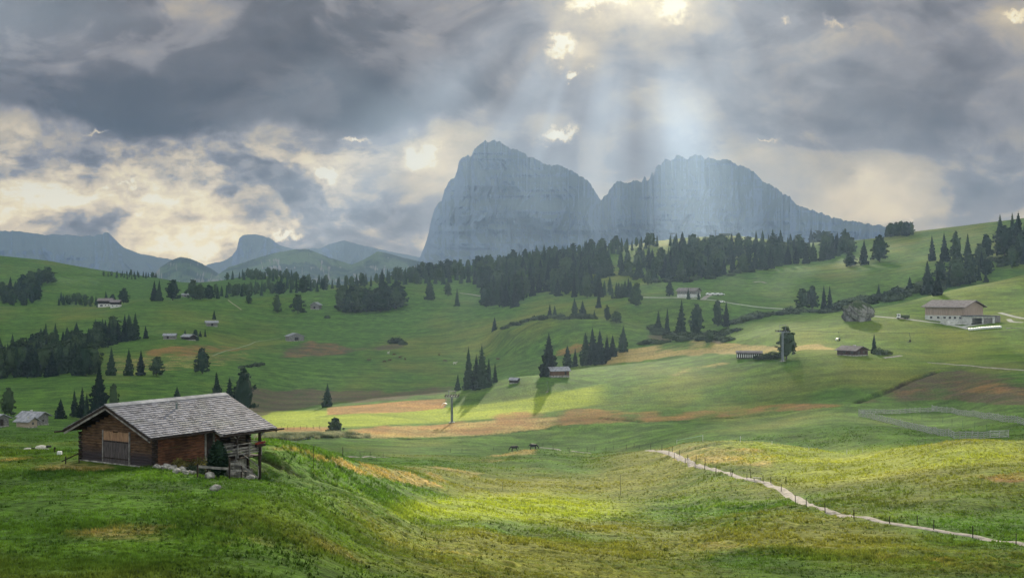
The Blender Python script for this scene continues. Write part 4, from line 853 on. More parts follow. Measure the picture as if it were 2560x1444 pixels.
# roof of overlapping split shingles
OF, OB, OSR, OEX, OSL, YN = 1.165, 1.65, .872, 1.72, .762, 5.35
Y1 = 9.393+2.079
shm, T, B = newmat('split_shingles', .78, .35); at_ = T.n('ShaderNodeAttribute', attribute_name='tone').outputs['Fac']; tc = T.n('ShaderNodeTexCoord').outputs['Object']
n = T.noise(T.vm('MULTIPLY', tc, (1, 5, 5)), 3, 6, .65); nb = T.noise(tc, .5, 4)
c = T.mix(T.m('ADD', T.m('MULTIPLY', at_, .75), T.m('MULTIPLY', T.m('SUBTRACT', n, .4), .8)), col(.055, .054, .064), col(.27, .265, .30)); c = T.mix(T.ss(nb, .5, .7, 0, .35), c, col(.16, .17, .13)); T.put(B.inputs['Base Color'], c)
def shingle_slope(side):
    mb = MB(); tones = []; ridge = -Wd/2; cs = 1/math.sqrt(1+SLP*SLP); row = .33
    reach = Wd/2+(OEX if side > 0 else OSL); n_ = int(reach/cs/row)
    for k in range(n_+1):
        s0 = k*row; s1 = s0+row*1.25
        dx0 = s0*cs; dx1 = min(s1*cs, reach); y = -OF+r_.uniform(-.05, .02)
        while y < Y1:
            wd = r_.uniform(.16, .42); y2 = min(y+wd, Y1+.02); over = dx0+row*cs*.5 > Wd/2+OSR
            if side > 0 and over and y2 < YN: y = y2; continue
            d1 = dx1+r_.uniform(-.03, .05)*cs
            if side > 0 and not over and y2 < YN: d1 = min(d1, Wd/2+OSR+.05)
            zt = .052+r_.uniform(0, .022); x0 = ridge+side*dx0; x1 = ridge+side*d1
            za = EH+RT+SLP*(Wd/2-dx0)-.005; zb = EH+RT+SLP*(Wd/2-d1)+zt
            P8 = [(x0, y, za-.03), (x1, y, zb-.045), (x1, y2-.012, zb-.045), (x0, y2-.012, za-.03), (x0, y, za), (x1, y, zb), (x1, y2-.012, zb+r_.uniform(-.01, .01)), (x0, y2-.012, za)]
            mb.hexa(P8); tones.append(min(1, max(0, r_.gauss(.5, .24)))); y = y2
    o = mb.build('roof', shm, barn); a = o.data.attributes.new('tone', 'FLOAT', 'FACE'); a.data.foreach_set('value', np.repeat(tones, 6).astype(np.float32)); return o
rf = shingle_slope(1); rf2 = shingle_slope(-1)
b = MB(); b.tube((-2.7, 4.6, rz_(-2.7)-.1), (-2.7, 4.6, rz_(-2.7)+.40), .08); b.tube((-2.7, 4.6, rz_(-2.7)+.42), (-2.7, 4.6, rz_(-2.7)+.47), .12); b.build('vent_pipe', M_STEEL, rf)
b = MB()   # ridge boards
for k in range(8):
    y0 = -OF-.05+k*(Y1+OF+.1)/8; y1 = y0+(Y1+OF+.1)/8-.02; x = -Wd/2; z = rz_(x)
    b.hexa([(x-.05, y0, z+.04), (x+.46, y0, z-.15), (x+.46, y1, z-.15), (x-.05, y1, z+.04), (x-.05, y0, z+.085), (x+.46, y0, z-.105), (x+.46, y1, z-.105), (x-.05, y1, z+.085)])
b.build('ridge_board', M_GREYR, rf)
b = MB()   # sarking under the shingles, purlins, rafters
for side, rch in ((1, Wd/2+OSR-.06), (-1, Wd/2+OSL-.06)):
    x0 = -Wd/2; x1 = x0+side*rch; za = rz_(x0)-.06; zb = EH+RT+SLP*(Wd/2-rch)-.06
    b.hexa([(x0, -OF+.06, za-.05), (x1, -OF+.06, zb-.05), (x1, Y1-.06, zb-.05), (x0, Y1-.06, za-.05), (x0, -OF+.06, za), (x1, -OF+.06, zb), (x1, Y1-.06, zb), (x0, Y1-.06, za)])
x0 = OSR-.07; x1 = OEX-.06; za = EH+RT-SLP*x0-.06; zb = EH+RT-SLP*x1-.06
b.hexa([(x0, YN+.06, za-.05), (x1, YN+.06, zb-.05), (x1, Y1-.06, zb-.05), (x0, Y1-.06, za-.05), (x0, YN+.06, za), (x1, YN+.06, zb), (x1, Y1-.06, zb), (x0, Y1-.06, za)])
b.build('roof_deck', M_DARKW, barn)
for x in (-Wd+.1, -Wd/2-2.1, -Wd/2, -Wd/2+2.1, -.1):
    b = MB(); z = rz_(x)-.30; b.box(x-.1, x+.1, -OF+.15, Y1-.15, z-.11, z+.11); b.build('purlin', M_DARKW, barn)
b = MB(); y = -.6
while y < Y1:
    for (x0, x1) in ((-.1, OSR-.12 if y < YN else OEX-.12), (-Wd+.1, -Wd-OSL+.12)):
        b.beam((x0, y, rz_(x0)-.20), (x1, y, rz_(x1)-.20), .09, .14)
    y += .95
b.build('rafter_tail', M_DARKW, barn)
for yf, tag_ in ((-OF-.03, 'bargeboard'), (Y1+.03, 'bargeboard')):      # verge boards
    for side, rch in ((1, Wd/2+(OSR if yf < 0 else OEX)), (-1, Wd/2+OSL)):
        b = MB(); x0 = -Wd/2; x1 = x0+side*rch
        b.c = 0; b.beam((x0, yf, rz_(x0)-.13), (x1, yf, rz_(x1)-.13), .05, .17); b.c = 1; b.beam((x0, yf+.06, rz_(x0)-.30), (x1-side*.1, yf+.06, rz_(x1)-.30), .05, .15)
        b.build(tag_, [M_DARKW, M_GREYW], barn)
b = MB(); b.beam((OSR, YN, rz_(OSR)-.12), (OEX, YN, rz_(OEX)-.12), .06, .2); b.build('bargeboard', M_GREYW, barn)
b = MB(); z = rz_(OSR)-.14; b.tube((OSR+.06, -OF-.3, z), (OSR+.06, YN, z), .07); z = rz_(OEX)-.14; b.tube((OEX+.06, YN-.2, z), (OEX+.06, Y1+.75, z), .075); z = rz_(-Wd-OSL)-.14
b.tube((-Wd-OSL-.06, -OF-.75, z), (-Wd-OSL-.06, Y1, z), .07); b.build('gutter', M_DARKW, barn)
# balcony on stilts
bal = MB(); bal.box(-.02, 1.45, 5.98, 10.0, -.16, -.06); bal.box(-2.0, -.02, 6.55, 10.0, -.16, -.06)
bal = bal.build('balcony_floor', M_DARKW, barn)
b = MB()
for z in (.18, .40, .62, .98): b.box(1.30, 1.36, 6.0, 10.0, z, z+(.13 if z < .9 else .07)); b.box(.1, 1.30, 9.93, 9.99, z, z+(.13 if z < .9 else .07))
for y in (6.0, 7.3, 8.6, 9.95): b.box(1.36, 1.44, y-.05, y+.05, -.15, 1.05)
b.build('railing', M_GREYW, bal)
for (x, y, z0) in ((1.38, 9.8, -2.35), (1.30, 7.3, -.1), (.05, 9.8, -2.3)):
    b = MB(); b.box(x-.09, x+.09, y-.09, y+.09, z0, rz_(x)-.25); b.build('post', M_DARKW, barn)
b = MB(); b.beam((1.3, 9.8, 1.35), (1.3, 10.75, 2.0), .1, .1); b.beam((1.3, 7.3, 1.5), (1.3, 6.6, 2.0), .08, .08); b.beam((1.3, 7.3, 1.5), (1.3, 8.0, 2.0), .08, .08); b.build('brace', M_GREYW, barn)
b = MB()   # stair from balcony down to the bank
for s_ in (-.35, .35): b.beam((1.5+s_, 6.6, -.1), (2.0+s_, 8.6, -1.75), .07, .16)
for i in range(7): t_ = (i+.5)/7; b.box(1.15+.5*t_, 1.85+.5*t_, 6.5+2*t_, 6.8+2*t_, -.1-1.65*t_-.02, -.1-1.65*t_+.02)
st = b.build('stair', M_GREYW, barn); b = MB(); b.beam((1.9, 6.6, .85), (2.4, 8.6, -.8), .06, .06); b.tube((1.9, 6.6, -.1), (1.9, 6.6, .9), .035); b.tube((2.4, 8.6, -1.7), (2.4, 8.6, -.75), .035); b.build('handrail', M_GREYW, st)
# things on the balcony and around the barn
def bw(x, y, z=None):
    p = CAB+Vector((x*math.cos(TH)+y*math.sin(TH), -x*math.sin(TH)+y*math.cos(TH), 0)); g_ = gz(p.x, p.y); p.z = g_ if z is None else CAB.z+z; return p
M_FLOW = simple('red_geraniums', (.10, .015, .012), (.26, .035, .03), 8)
t = thing('flower_box', 'box of red geraniums hanging at the far corner of the barn balcony', 'flower box', bw(1.55, 9.7, .65), -TH)
MB().box(-.12, .12, -.5, .5, 0, .2).build('box', M_DARKW, t); b = MB()
for i in range(9): b.blob((random.uniform(-.06, .1), -.45+i*.11, .28+random.uniform(-.04, .06)), (.11, .11, .11), i, 1, .3)
b.build('flowers', M_FLOW, t)
t = thing('bench', 'wooden bench on the barn balcony behind the railing', 'bench', bw(-.6, 8.2, -.06), -TH)
MB().box(-.2, .2, -.8, .8, .40, .45).build('seat', M_GREYW, t); MB().box(-.24, -.2, -.8, .8, .5, .95).build('backrest', M_GREYW, t)
for s_ in (-.7, .7): MB().box(-.18, .18, s_-.04, s_+.04, 0, .40).build('leg', M_GREYW, t)
# rocks at the foot of the bank
rk = random.Random(12); k_ = 0
for (px_, py_, s_) in [(392, 1170, .35), (405, 1171, .3), (418, 1170, .4), (430, 1175, .35), (441, 1180, .42), (452, 1178, .38), (463, 1183, .36), (474, 1181, .33), (436, 1170, .3), (455, 1170, .3), (446, 1163, .33), (470, 1172, .34), (420, 1150, .22), (482, 1184, .3),
                       (516, 1186, .50), (524, 1192, .45), (571, 1184, .42), (580, 1178, .36), (568, 1172, .34), (607, 1182, .3), (626, 1196, .36), (540, 1224, .42), (562, 1160, .4), (595, 1165, .38)]:
    y_ = min(depth(px_, py_+2), 104); p = at_depth(px_, y_); s_ *= 1.0; k_ += 1
    o = MB().blob((0, 0, s_*.35), (s_*rk.uniform(.7, 1.0), s_*rk.uniform(.6, .9), s_*rk.uniform(.5, .75)), k_+30, 2, .55, 1.5).build('rock', M_STONE, None, False)
    o.location = p; o.rotation_euler = (0, 0, k_)
    lab = 'pale limestone rock in the loose pile below the barn side wall' if k_ <= 14 else {15: 'big white rock left of the fenced little pine', 16: 'white rock at the foot of the fenced little pine', 20: 'small pale rock by the barn stilts', 21: 'pale rock next to the balcony stilt', 22: 'round pale stone in front of the small pine enclosure'}.get(k_, 'pale rock under the barn balcony among dry plants')
    tag(o, lab, 'rock', 'rocks piled below the barn' if k_ <= 14 else ('rocks under the balcony' if k_ not in (15, 16, 20, 21, 22) else None))
# the little pine in its rail enclosure
pp = at_depth(545, 88)
o = thing('pine_tree', 'small dense dark pine in front of the barn balcony inside a low rail fence', 'tree', pp)
mb = MB(); rr = random.Random(5)
for i in range(900):
    t_ = rr.random(); rad = .82*(math.sin(math.pi*(t_*.86+.12))**.7)*(1-.25*t_)*rr.uniform(.55, 1.05); a = rr.uniform(0, 6.283); c = Vector((math.cos(a)*rad, math.sin(a)*rad, .25+t_*2.3))
    e = Vector((rr.gauss(0, 1), rr.gauss(0, 1), rr.gauss(.5, .6))).normalized()*rr.uniform(.10, .22); g_ = e.orthogonal().normalized()*.07
    mb.quad(c-e-g_, c+e-g_*.4, c+e*1.1+g_*.4, c-e*.8+g_)
mb.blob((0, 0, 1.35), (.52, .52, 1.05), 4, 3, .25); mb.build('crown', M_SPR, o); MB().tube((0, 0, -.1), (0, 0, .8), .12, .09).build('trunk', M_BARK, o)
t = thing('rail_fence', 'low grey rail fence around the small pine by the barn', 'fence', pp)
cs_ = [(-1.15, -1.2), (1.1, -1.25), (1.45, 1.0), (-1.0, 1.0)]
cz_ = [gz(pp.x+a, pp.y+c)-pp.z for a, c in cs_]
for i, ((a, c), z) in enumerate(zip(cs_, cz_)): MB().box(a-.05, a+.05, c-.05, c+.05, z-.2, z+(1.5 if i == 1 else .95)).build('post', M_DARKW, t)
for i in (0, 1, 3):
    j = (i+1) % 4
    for hh in ((.6, 1.1) if i == 1 else (.75,)): MB().beam((cs_[i][0], cs_[i][1], cz_[i]+hh), (cs_[j][0], cs_[j][1], cz_[j]+hh), .05, .16).build('rail', M_GREYW, t)
# shrubs and dry plants on the bank
M_DRYP = foliage('dry_plants', (.09, .085, .03), (.28, .24, .06)); M_GREYP = foliage('grey_dry_plants', (.10, .095, .085), (.26, .25, .22))
def shrub(name, label, cat, p, r, h, mat, n, seed, group=None, leaf=.12):
    rr = random.Random(seed); mb = MB()
    for i in range(n):
        a = rr.uniform(0, 6.283); q = r*math.sqrt(rr.random()); z = h*rr.random()*(1-.6*(q/r)**2); c = Vector((math.cos(a)*q, math.sin(a)*q, z))
        e = Vector((rr.gauss(0, 1), rr.gauss(0, 1), rr.gauss(.6, .7))).normalized()*leaf*rr.uniform(.6, 1.5); g_ = e.orthogonal().normalized()*leaf*.45
        mb.quad(c-e-g_, c+e-g_*.4, c+e+g_*.4, c-e+g_)
    mb.blob((0, 0, h*.3), (r*.45, r*.45, h*.28), seed, 2, .3)
    o = mb.build(name, mat); o.location = p; o.rotation_euler = (0, 0, seed); return tag(o, label, cat, group)
for i, (px_, Y_, r__, h_, m_) in enumerate([(447, 95.3, .55, .8, M_DRYP), (470, 96, .6, .9, M_DRYP), (490, 96.6, .6, 1.0, M_DRYP), (508, 97.3, .55, 1.1, M_DRYP), (497, 95.6, .5, .8, M_BUSH), (478, 95.2, .45, .6, M_BUSH), (520, 96, .5, .9, M_DRYP)]):
    shrub('shrub', 'yellowing leafy plant growing between the rocks below the barn wall', 'shrub', at_depth(px_, Y_), r__, h_, m_, 150, i+3, 'plants below the barn wall')
for i, (px_, Y_, r__, h_) in enumerate([(580, 98.6, .8, 1.2), (600, 99.4, .9, 1.4), (617, 100.4, .6, 1.2)]):
    shrub('shrub', 'grey leafless bush under the barn balcony', 'shrub', at_depth(px_, Y_), r__, h_, M_GREYP, 200, i+23, 'grey bushes under the balcony', .10)
t = thing('rail', 'slanting rail on two short posts at the left corner of the barn', 'rail', at_depth(178, 97))
MB().beam((-.75, 0, .15), (.72, 0, .85), .06, .09).build('bar', M_DARKW, t)
for a, h_ in ((-.45, .55), (.6, 1.0)): MB().tube((a, .05, -.2), (a, .05, h_), .05).build('post', M_DARKW, t)
# ------------------------------------------------------------ huts and farmhouses
def hut(name, label, cat, px, base, w, d, h, pitch, yaw, wall, roof, group=None, Y=None, over=.6, stone=0, doors=(), windows=(), chimney=None, dz=0.0, wall2=None, gable_axis='y', rt=.18, posts=False):
    """w along local x (gable width), d along local y (ridge); yaw turns it"""
    p = at(px, base) if Y is None else at_depth(px, Y)
    if Y is None: p.z = CZ+(722-base)/F*p.y
    p.z += dz
    t = thing(name, label, cat, p, yaw, group); mb = MB(); hx, hy = w/2, d/2; rz = h+hx*pitch
    def walls(z0, z1, m, nm, out=0.0):
        b = MB(); b.box(-hx-out, hx+out, -hy-out, -hy-out+.2, z0, z1); b.box(-hx-out, hx+out, hy+out-.2, hy+out, z0, z1); b.box(-hx-out, -hx-out+.2, -hy-out+.2, hy+out-.2, z0, z1); b.box(hx+out-.2, hx+out, -hy-out+.2, hy+out-.2, z0, z1)
        if z1 == h:
            for y0 in (-hy-out, hy+out-.2):
                b.hexa([(-hx, y0, h), (hx, y0, h), (hx, y0+.2, h), (-hx, y0+.2, h), (-.05, y0, rz-.05), (.05, y0, rz-.05), (.05, y0+.2, rz-.05), (-.05, y0+.2, rz-.05)])
        return b.build(nm, m, t)
    walls(-2.5, max(stone, .25), M_WHITE if stone > 1.4 else M_STONE, 'base', .04)
    walls(max(stone, .25), h, wall, 'wall')
    ro = MB(); cs = math.sqrt(1+pitch*pitch)
    for s_ in (-1, 1):
        xe = s_*(hx+over); ze = h-over*pitch
        ro.hexa([(0, -hy-over, rz+.02), (xe, -hy-over, ze+.02), (xe, hy+over, ze+.02), (0, hy+over, rz+.02), (0, -hy-over, rz+rt), (xe, -hy-over, ze+rt), (xe, hy+over, ze+rt), (0, hy+over, rz+rt)])
        nb_ = max(3, int((hy+over)*2/1.4))
        for i in range(nb_+1): y = -hy-over+.08+(2*(hy+over)-.16)*i/nb_; ro.beam((s_*.06, y, rz+rt+.02-.05*pitch), (xe, y, ze+rt+.02), .10, .07)
    r = ro.build('roof', roof, t)
    for (side, c, ww, z0, z1) in doors:
        b = MB()
        if side == 'f': b.box(c-ww/2, c+ww/2, -hy-.09, -hy-.045, z0, z1)
        elif side == 'l': b.box(-hx-.09, -hx-.045, c-ww/2, c+ww/2, z0, z1)
        else: b.box(hx+.045, hx+.09, c-ww/2, c+ww/2, z0, z1)
        b.build('door', M_DARKW, t)
    for (side, c, ww, z0, z1) in windows:
        b = MB(); g_ = MB(); e = .10
        def slab(m, a0, a1, z0_, z1_, o0, o1):
            if side == 'f': m.box(a0, a1, -hy-o1, -hy-o0, z0_, z1_)
            elif side == 'l': m.box(-hx-o1, -hx-o0, a0, a1, z0_, z1_)
            else: m.box(hx+o0, hx+o1, a0, a1, z0_, z1_)
        slab(g_, c-ww/2, c+ww/2, z0, z1, .05, .075)
        for a0, a1, q0, q1 in ((c-ww/2-e, c+ww/2+e, z0-e, z0), (c-ww/2-e, c+ww/2+e, z1, z1+e), (c-ww/2-e, c-ww/2, z0, z1), (c+ww/2, c+ww/2+e, z0, z1), (c-.03, c+.03, z0, z1)): slab(b, a0, a1, q0, q1, .045, .12)
        f_ = b.build('window', M_WHITE if stone > 1.4 else M_GREYW, t); g_.build('pane', M_GLASS, f_)
    if chimney:
        x, y, s_, hh = chimney; zz = rz-abs(x)*pitch
        MB().box(x-s_/2, x+s_/2, y-s_/2, y+s_/2, zz-.4, zz+hh).box(x-s_/2-.1, x+s_/2+.1, y-s_/2-.1, y+s_/2+.1, zz+hh+.002, zz+hh+.12).build('chimney', M_WHITE, r)
    if posts:
        for s_ in (-1, 1): MB().box(s_*(hx+over*.7)-.08, s_*(hx+over*.7)+.08, -hy-over*.6, -hy-over*.6+.16, -.5, h-over*.7*pitch+.02).build('post', M_DARKW, t)
    return t
D = R
hut('log_barn', 'small log barn with white stone base in front of a tall spruce', 'barn', 1396, 941, 5.6, 8.2, 2.9, .48, D(-74), M_LOG, M_GREYR, stone=.75, over=.7, doors=(('r', 2.4, .9, .8, 2.4),), windows=(('f', 0, .7, 1.5, 2.2),))
hut('hay_hut', 'tiny dark hut with pale roof left of the log barn', 'hut', 1286, 957, 3.2, 3.6, 1.5, .5, D(70), M_DARKW, M_GREYR, over=.4, doors=(('l', 0, .6, .3, 1.3),), windows=(('f', 0, .5, .6, 1.1),))
hut('grey_barn', 'long grey gabled barn alone in the middle of the valley', 'barn', 737, 851, 12.0, 8.5, 3.6, .36, D(28), M_GREYW, M_GREYR, over=.8, doors=(('f', 0, 3, .3, 2.8),))
hut('hay_hut', 'lower left grey hut of the three near the left wood', 'hut', 425, 847, 6.0, 8.0, 2.6, .42, D(95), M_GREYW, M_GREYR, over=.8, doors=(('l', 1, 1.4, .3, 2.2),))
hut('hay_hut', 'lower right hut of the three, gable turned toward the viewer', 'hut', 472, 849, 6.6, 8.0, 2.5, .42, D(60), M_DARKW, M_GREYR, over=.8, doors=(('f', 0, 1.8, .3, 2.2),))
hut('hay_hut', 'uppermost of the three grey huts, with deep porch roof on the right', 'hut', 529, 815, 6.4, 8.5, 3.1, .40, D(112), M_GREYW, M_GREYR, over=1.1, doors=(('l', 0, 1.6, .3, 2.3),), posts=True)
hut('gabled_hut', 'far gabled hut with pale front right of two dark trees', 'hut', 790, 772, 8.2, 8.0, 4.2, .55, D(-12), M_GREYW, M_GREYR, over=1.0, doors=(('f', 0, 1.8, .3, 2.4),))
hut('farmhouse', 'white based farmhouse with brown upper floor on the far left rim', 'farmhouse', 265, 767, 9.5, 12.5, 6.4, .42, D(92), M_DARKW, M_TERR, over=1.2, stone=3.0, windows=(('l', -4, 1.1, 1.2, 2.3), ('l', -1, 1.1, 1.2, 2.3), ('l', 3, 2.4, .6, 2.3)))
hut('farm_annex', 'lower wing joined to the right of the far white farmhouse', 'farmhouse', 290, 768, 8.0, 8.0, 5.2, .42, D(92), M_DARKW, M_TERR, over=.9, stone=2.6, windows=(('l', -2, 1.1, 1.0, 2.0), ('l', 2, 1.1, 1.0, 2.0)))
hut('log_cabin', 'front small pale log cabin with black stove pipe at the left edge', 'cabin', 67, 1072, 3.5, 3.9, 1.9, .46, D(72), simple('pale_logs', (.26, .20, .14), (.42, .34, .26), 1.5, stretch=(1, 1, 8)), M_GREYR, over=.7, windows=(('f', 0, .5, .9, 1.4),), Y=335, chimney=(-.9, -1.2, .35, .7))
hut('log_cabin', 'larger grey cabin right behind the small pale cabin at left', 'cabin', 84, 1052, 4.6, 6.4, 2.6, .46, D(72), M_GREYW, M_GREYR, over=.8, Y=352, chimney=(.3, 1.0, .4, .5), windows=(('f', 0, .6, 1.0, 1.6),))
hut('log_cabin', 'dark cabin cut off by the left frame edge', 'cabin', -14, 1062, 4.5, 6.0, 2.3, .45, D(60), M_GREYW, M_GREYR, over=.8, Y=335, doors=(('f', 0, 1, .3, 2),))
hut('chalet', 'red-brown chalet with dark roof and white chimney beside a single spruce', 'chalet', 2131, 887, 8.6, 9.6, 2.3, .36, D(38), M_RED, M_TERR, over=.8, stone=.3, chimney=(.8, -.5, .8, .7), windows=(('f', -2, 1, .9, 1.7), ('f', 1.6, 1, .9, 1.7), ('l', -3, 1, .9, 1.7), ('l', 1, 1, .9, 1.7)))
hut('slope_hut', 'little hut with flat grey roof on the upper right slope', 'hut', 2122, 630, 6.5, 9.5, 3.2, .22, D(98), M_DARKW, M_GREYR, over=1.0, doors=(('l', 0, 1.5, .3, 2.2),))
hut('distant_hut', 'small pale roofed hut among the far tree row at left', 'hut', 464, 742, 6, 8, 3, .4, D(95), M_GREYW, M_GREYR, over=.9, doors=(('l', 0, 1.5, .3, 2.2),))
hut('farmhouse', 'dark roofed farmhouse by the upper road with trees at its front', 'farmhouse', 1722, 742, 11.0, 15.0, 5.0, .36, D(58), M_GREYW, M_TERR, over=1.2, stone=2.2, windows=(('f', -3, 1.1, 3, 4), ('f', 0, 1.1, 3, 4), ('f', 3, 1.1, 3, 4), ('l', -4, 1.1, 2.8, 3.8), ('l', 0, 1.1, 2.8, 3.8), ('l', 4, 1.1, 2.8, 3.8)), doors=(('f', 0, 1.6, .2, 2.2),))
big = hut('farmhouse', 'large farmhouse with pinkish board walls on a white ground floor at right', 'farmhouse', 2385, 797, 21.0, 22.0, 8.3, .30, D(43), M_PINK, M_TERR, Y=660, over=1.6, stone=3.7, rt=.3, dz=-.8,
    windows=tuple(('l', c, 1.3, 2.0, 3.1) for c in (-9, -6, -3.2, -.2, 3.4, 7.4)) + tuple(('f', c, 1.4, 2.0, 3.1) for c in (-8.6, -4.6, -1.2)), doors=(('f', 3.6, 2.4, .2, 3.0),))
M_FLATR = simple('dark_flat_roof', (.05, .055, .065), (.10, .105, .12), 1); 
an = thing('garage', 'low white annex with dark openings and flat roof joined to the large farmhouse', 'garage', at_depth(2440, 640), D(20)); an.location.z = big.location.z
b = MB(); b.box(-6, 9, -3.5, -3.2, 2.7, 3.6); b.box(-6, -5.4, -3.5, -3.2, 0, 2.7); b.box(1.0, 1.8, -3.5, -3.2, -1, 2.7); b.box(7.6, 9, -3.5, -3.2, -1, 2.7); b.box(-6, 9, 3.2, 3.5, -1, 3.6); b.box(-6, -5.7, -3.2, 3.2, -1, 3.6); b.box(8.7, 9, -3.2, 3.2, -1, 3.6); b.build('wall', M_WHITE, an)
MB().box(-6.6, 9.6, -4.4, 4.0, 3.6, 4.0).build('roof', M_FLATR, an); MB().box(1.8, 7.6, -3.0, -2.9, 0, 2.7).build('door', M_GREYW, an)
b = MB(); b.box(9.3, 13.5, -2.5, 3, -1, 3.9); b.build('side_wall', M_GREYW, an)
# retaining terrace in front of the big farmhouse
t = thing('terrace_wall', 'pale retaining wall below the corner of the large farmhouse', 'wall', at_depth(2395, 640), D(15)); MB().box(-7, 6.5, -.3, .3, -1.5, 2.2).box(-7, -6.4, .3, 5, -1.5, 2.2).build('wall', M_WHITE, t)

# ------------------------------------------------------------ boulder
bo = MB().blob((0, 0, 4.3), (8.2, 7.0, 6.3), 77, 5, .34, 1.5)
bm_, T, B = newmat('lichened_boulder', .95, .05); g_ = T.n('ShaderNodeNewGeometry'); n = T.noise(T.vm('MULTIPLY', g_.outputs['Position'], (1, 1, .35)), .35, 8, .7); n2 = T.noise(g_.outputs['Position'], .15, 4)
c = T.mix(T.ss(n, .38, .62), col(.05, .048, .045), col(.26, .25, .24)); up = T.xyz(g_.outputs['Normal'])[2]; c = T.mix(T.ss(T.m('ADD', T.m('MULTIPLY', up, .5), n2), .62, .86), c, col(.035, .055, .02)); T.put(B.inputs['Base Color'], c)
bo = bo.build('boulder', bm_); bo.location = at(2148, 801); tag(bo, 'huge mossy grey boulder standing beside the road', 'boulder')
for i, (px_, py_) in enumerate([(2125, 765), (2138, 757), (2150, 760)]): pass

# ------------------------------------------------------------ covered bridge
t = thing('covered_bridge', 'low covered footbridge with white slatted sides over the marsh gully', 'bridge', at(1873, 895), D(-14)); Wt = simple('white_paint', (.5, .5, .48), (.68, .68, .66), 3)
t.location.z += -.4
MB().box(-5.6, 5.6, -1.6, 1.6, .3, .55).build('deck', M_DARKW, t); b = MB()
for s_ in (-1, 1): b.hexa([(-6, 0, 3.6), (6, 0, 3.6), (6, s_*2.1, 2.75), (-6, s_*2.1, 2.75), (-6, 0, 3.8), (6, 0, 3.8), (6, s_*2.1, 2.95), (-6, s_*2.1, 2.95)])
b.build('roof', M_TERR, t)
b = MB()
for i in range(12): x = -5.2+i*.94; b.box(x-.16, x+.22, -1.62, -1.5, .7, 2.3)
b.build('side_slats', Wt, t); MB().box(-5.6, 5.6, -1.48, -1.42, .55, 2.75).build('side_wall', M_DARKW, t)

# ------------------------------------------------------------ roads and paths
def ribbon(name, pts, width, mat, lift=.06, step=2.0, dense=True, edge=.12, y_min=40):
    P = [at(a, b, y_min) if not isinstance(a, Vector) else a for a, b in pts]; line = []
    for a, b in zip(P[:-1], P[1:]):
        n_ = max(1, int((b-a).length/step))
        for i in range(n_): line.append(a.lerp(b, i/n_))
    line.append(P[-1])
    for _ in range(3): line = [line[0]]+[(line[i-1]+line[i]*2+line[i+1])/4 for i in range(1, len(line)-1)]+[line[-1]]
    mb = MB(); k = 7; n_ = len(line)
    for i, p in enumerate(line):
        d = (line[min(i+1, n_-1)]-line[max(i-1, 0)]); d.z = 0; d.normalize(); s_ = Vector((d.y, -d.x, 0))
        w0 = width*(1+fbm(np.array([i*.21]), np.array([3.3]), 3, 5)[0]*edge*4)
        zc = gz(p.x, p.y)
        for j in range(k):
            q = p+s_*w0*(j/(k-1)-.5); z = gz(q.x, q.y); mb.v.append((q.x, q.y, max(z, z*.6+zc*.4)+lift*(1 if 0 < j < k-1 else -1.5)))
    for i in range(n_-1):
        for j in range(k-1): mb.f.append((i*k+j, i*k+j+1, (i+1)*k+j+1, (i+1)*k+j)); mb.mi.append(0)
    return struct(mb.build(name, mat, None, True)), line
M_GRAV = simple('pale_gravel', (.17, .155, .135), (.31, .28, .25), 1.2, .95, .05, coord='Object', det=8)
M_ROAD = simple('gravel_road', (.24, .24, .21), (.36, .36, .32), .5, .95, .05)
_, PATH = ribbon('path', [(2680, 1388), (2560, 1361), (2450, 1343), (2300, 1319), (2200, 1304), (2130, 1291), (2075, 1279), (2022, 1262), (1985, 1241), (1955, 1222), (1915, 1206), (1870, 1197), (1830, 1186), (1790, 1175), (1745, 1162), (1702, 1146), (1675, 1133), (1650, 1127), (1618, 1125)], 1.65, M_GRAV, .07, .7, edge=.05)
ribbon('path', [(1350, 1118), (1400, 1124), (1440, 1130), (1475, 1132)], 1.2, M_GRAV, .10, 1.5, edge=.3)
ribbon('path', [(850, 1143), (880, 1142), (920, 1140), (970, 1143)], 1.2, M_GRAV, .10, 2, y_min=250)
ribbon('road', [(1590, 742), (1660, 744), (1740, 748), (1830, 758), (1900, 767), (2000, 775), (2110, 783)], 4.5, M_ROAD, .18, 6, y_min=860)
ribbon('road', [(2172, 790), (2250, 796), (2300, 802), (2350, 808), (2400, 816), (2424, 823)], 4.0, M_ROAD, .14, 3)
ribbon('road', [(2405, 817), (2440, 812), (2480, 806), (2490, 800)], 4.0, M_ROAD, .15, 3)
ribbon('road', [(2500, 782), (2530, 790), (2560, 797), (2620, 800)], 3.4, M_ROAD, .15, 3); ribbon('road', [(2560, 806), (2530, 806), (2522, 798)], 3.2, M_ROAD, .15, 3)
ribbon('path', [(2320, 906), (2380, 911), (2440, 916), (2500, 921), (2580, 927)], 1.6, M_GRAV, .12, 2); ribbon('path', [(2208, 895), (2230, 892), (2252, 889)], 2.2, M_GRAV, .14, 2)
ribbon('road', [(1756, 750), (1765, 742), (1785, 734), (1810, 736)], 5.0, M_GRAV, .2, 3, y_min=860)
ribbon('path', [(1150, 733), (1175, 735), (1208, 741)], 3.5, M_GRAV, .25, 5); ribbon('path', [(570, 750), (580, 758), (604, 775)], 2.0, simple('trodden_earth', (.16, .15, .09), (.22, .2, .12), 1), .2, 5)
ribbon('path', [(1884, 706), (1900, 703), (1915, 708)], 3, M_GRAV, .25, 5); ribbon('path', [(530, 890), (600, 868), (640, 852), (700, 845)], 1.6, simple('faint_track', (.12, .16, .07), (.16, .19, .09), 1), .15, 5)

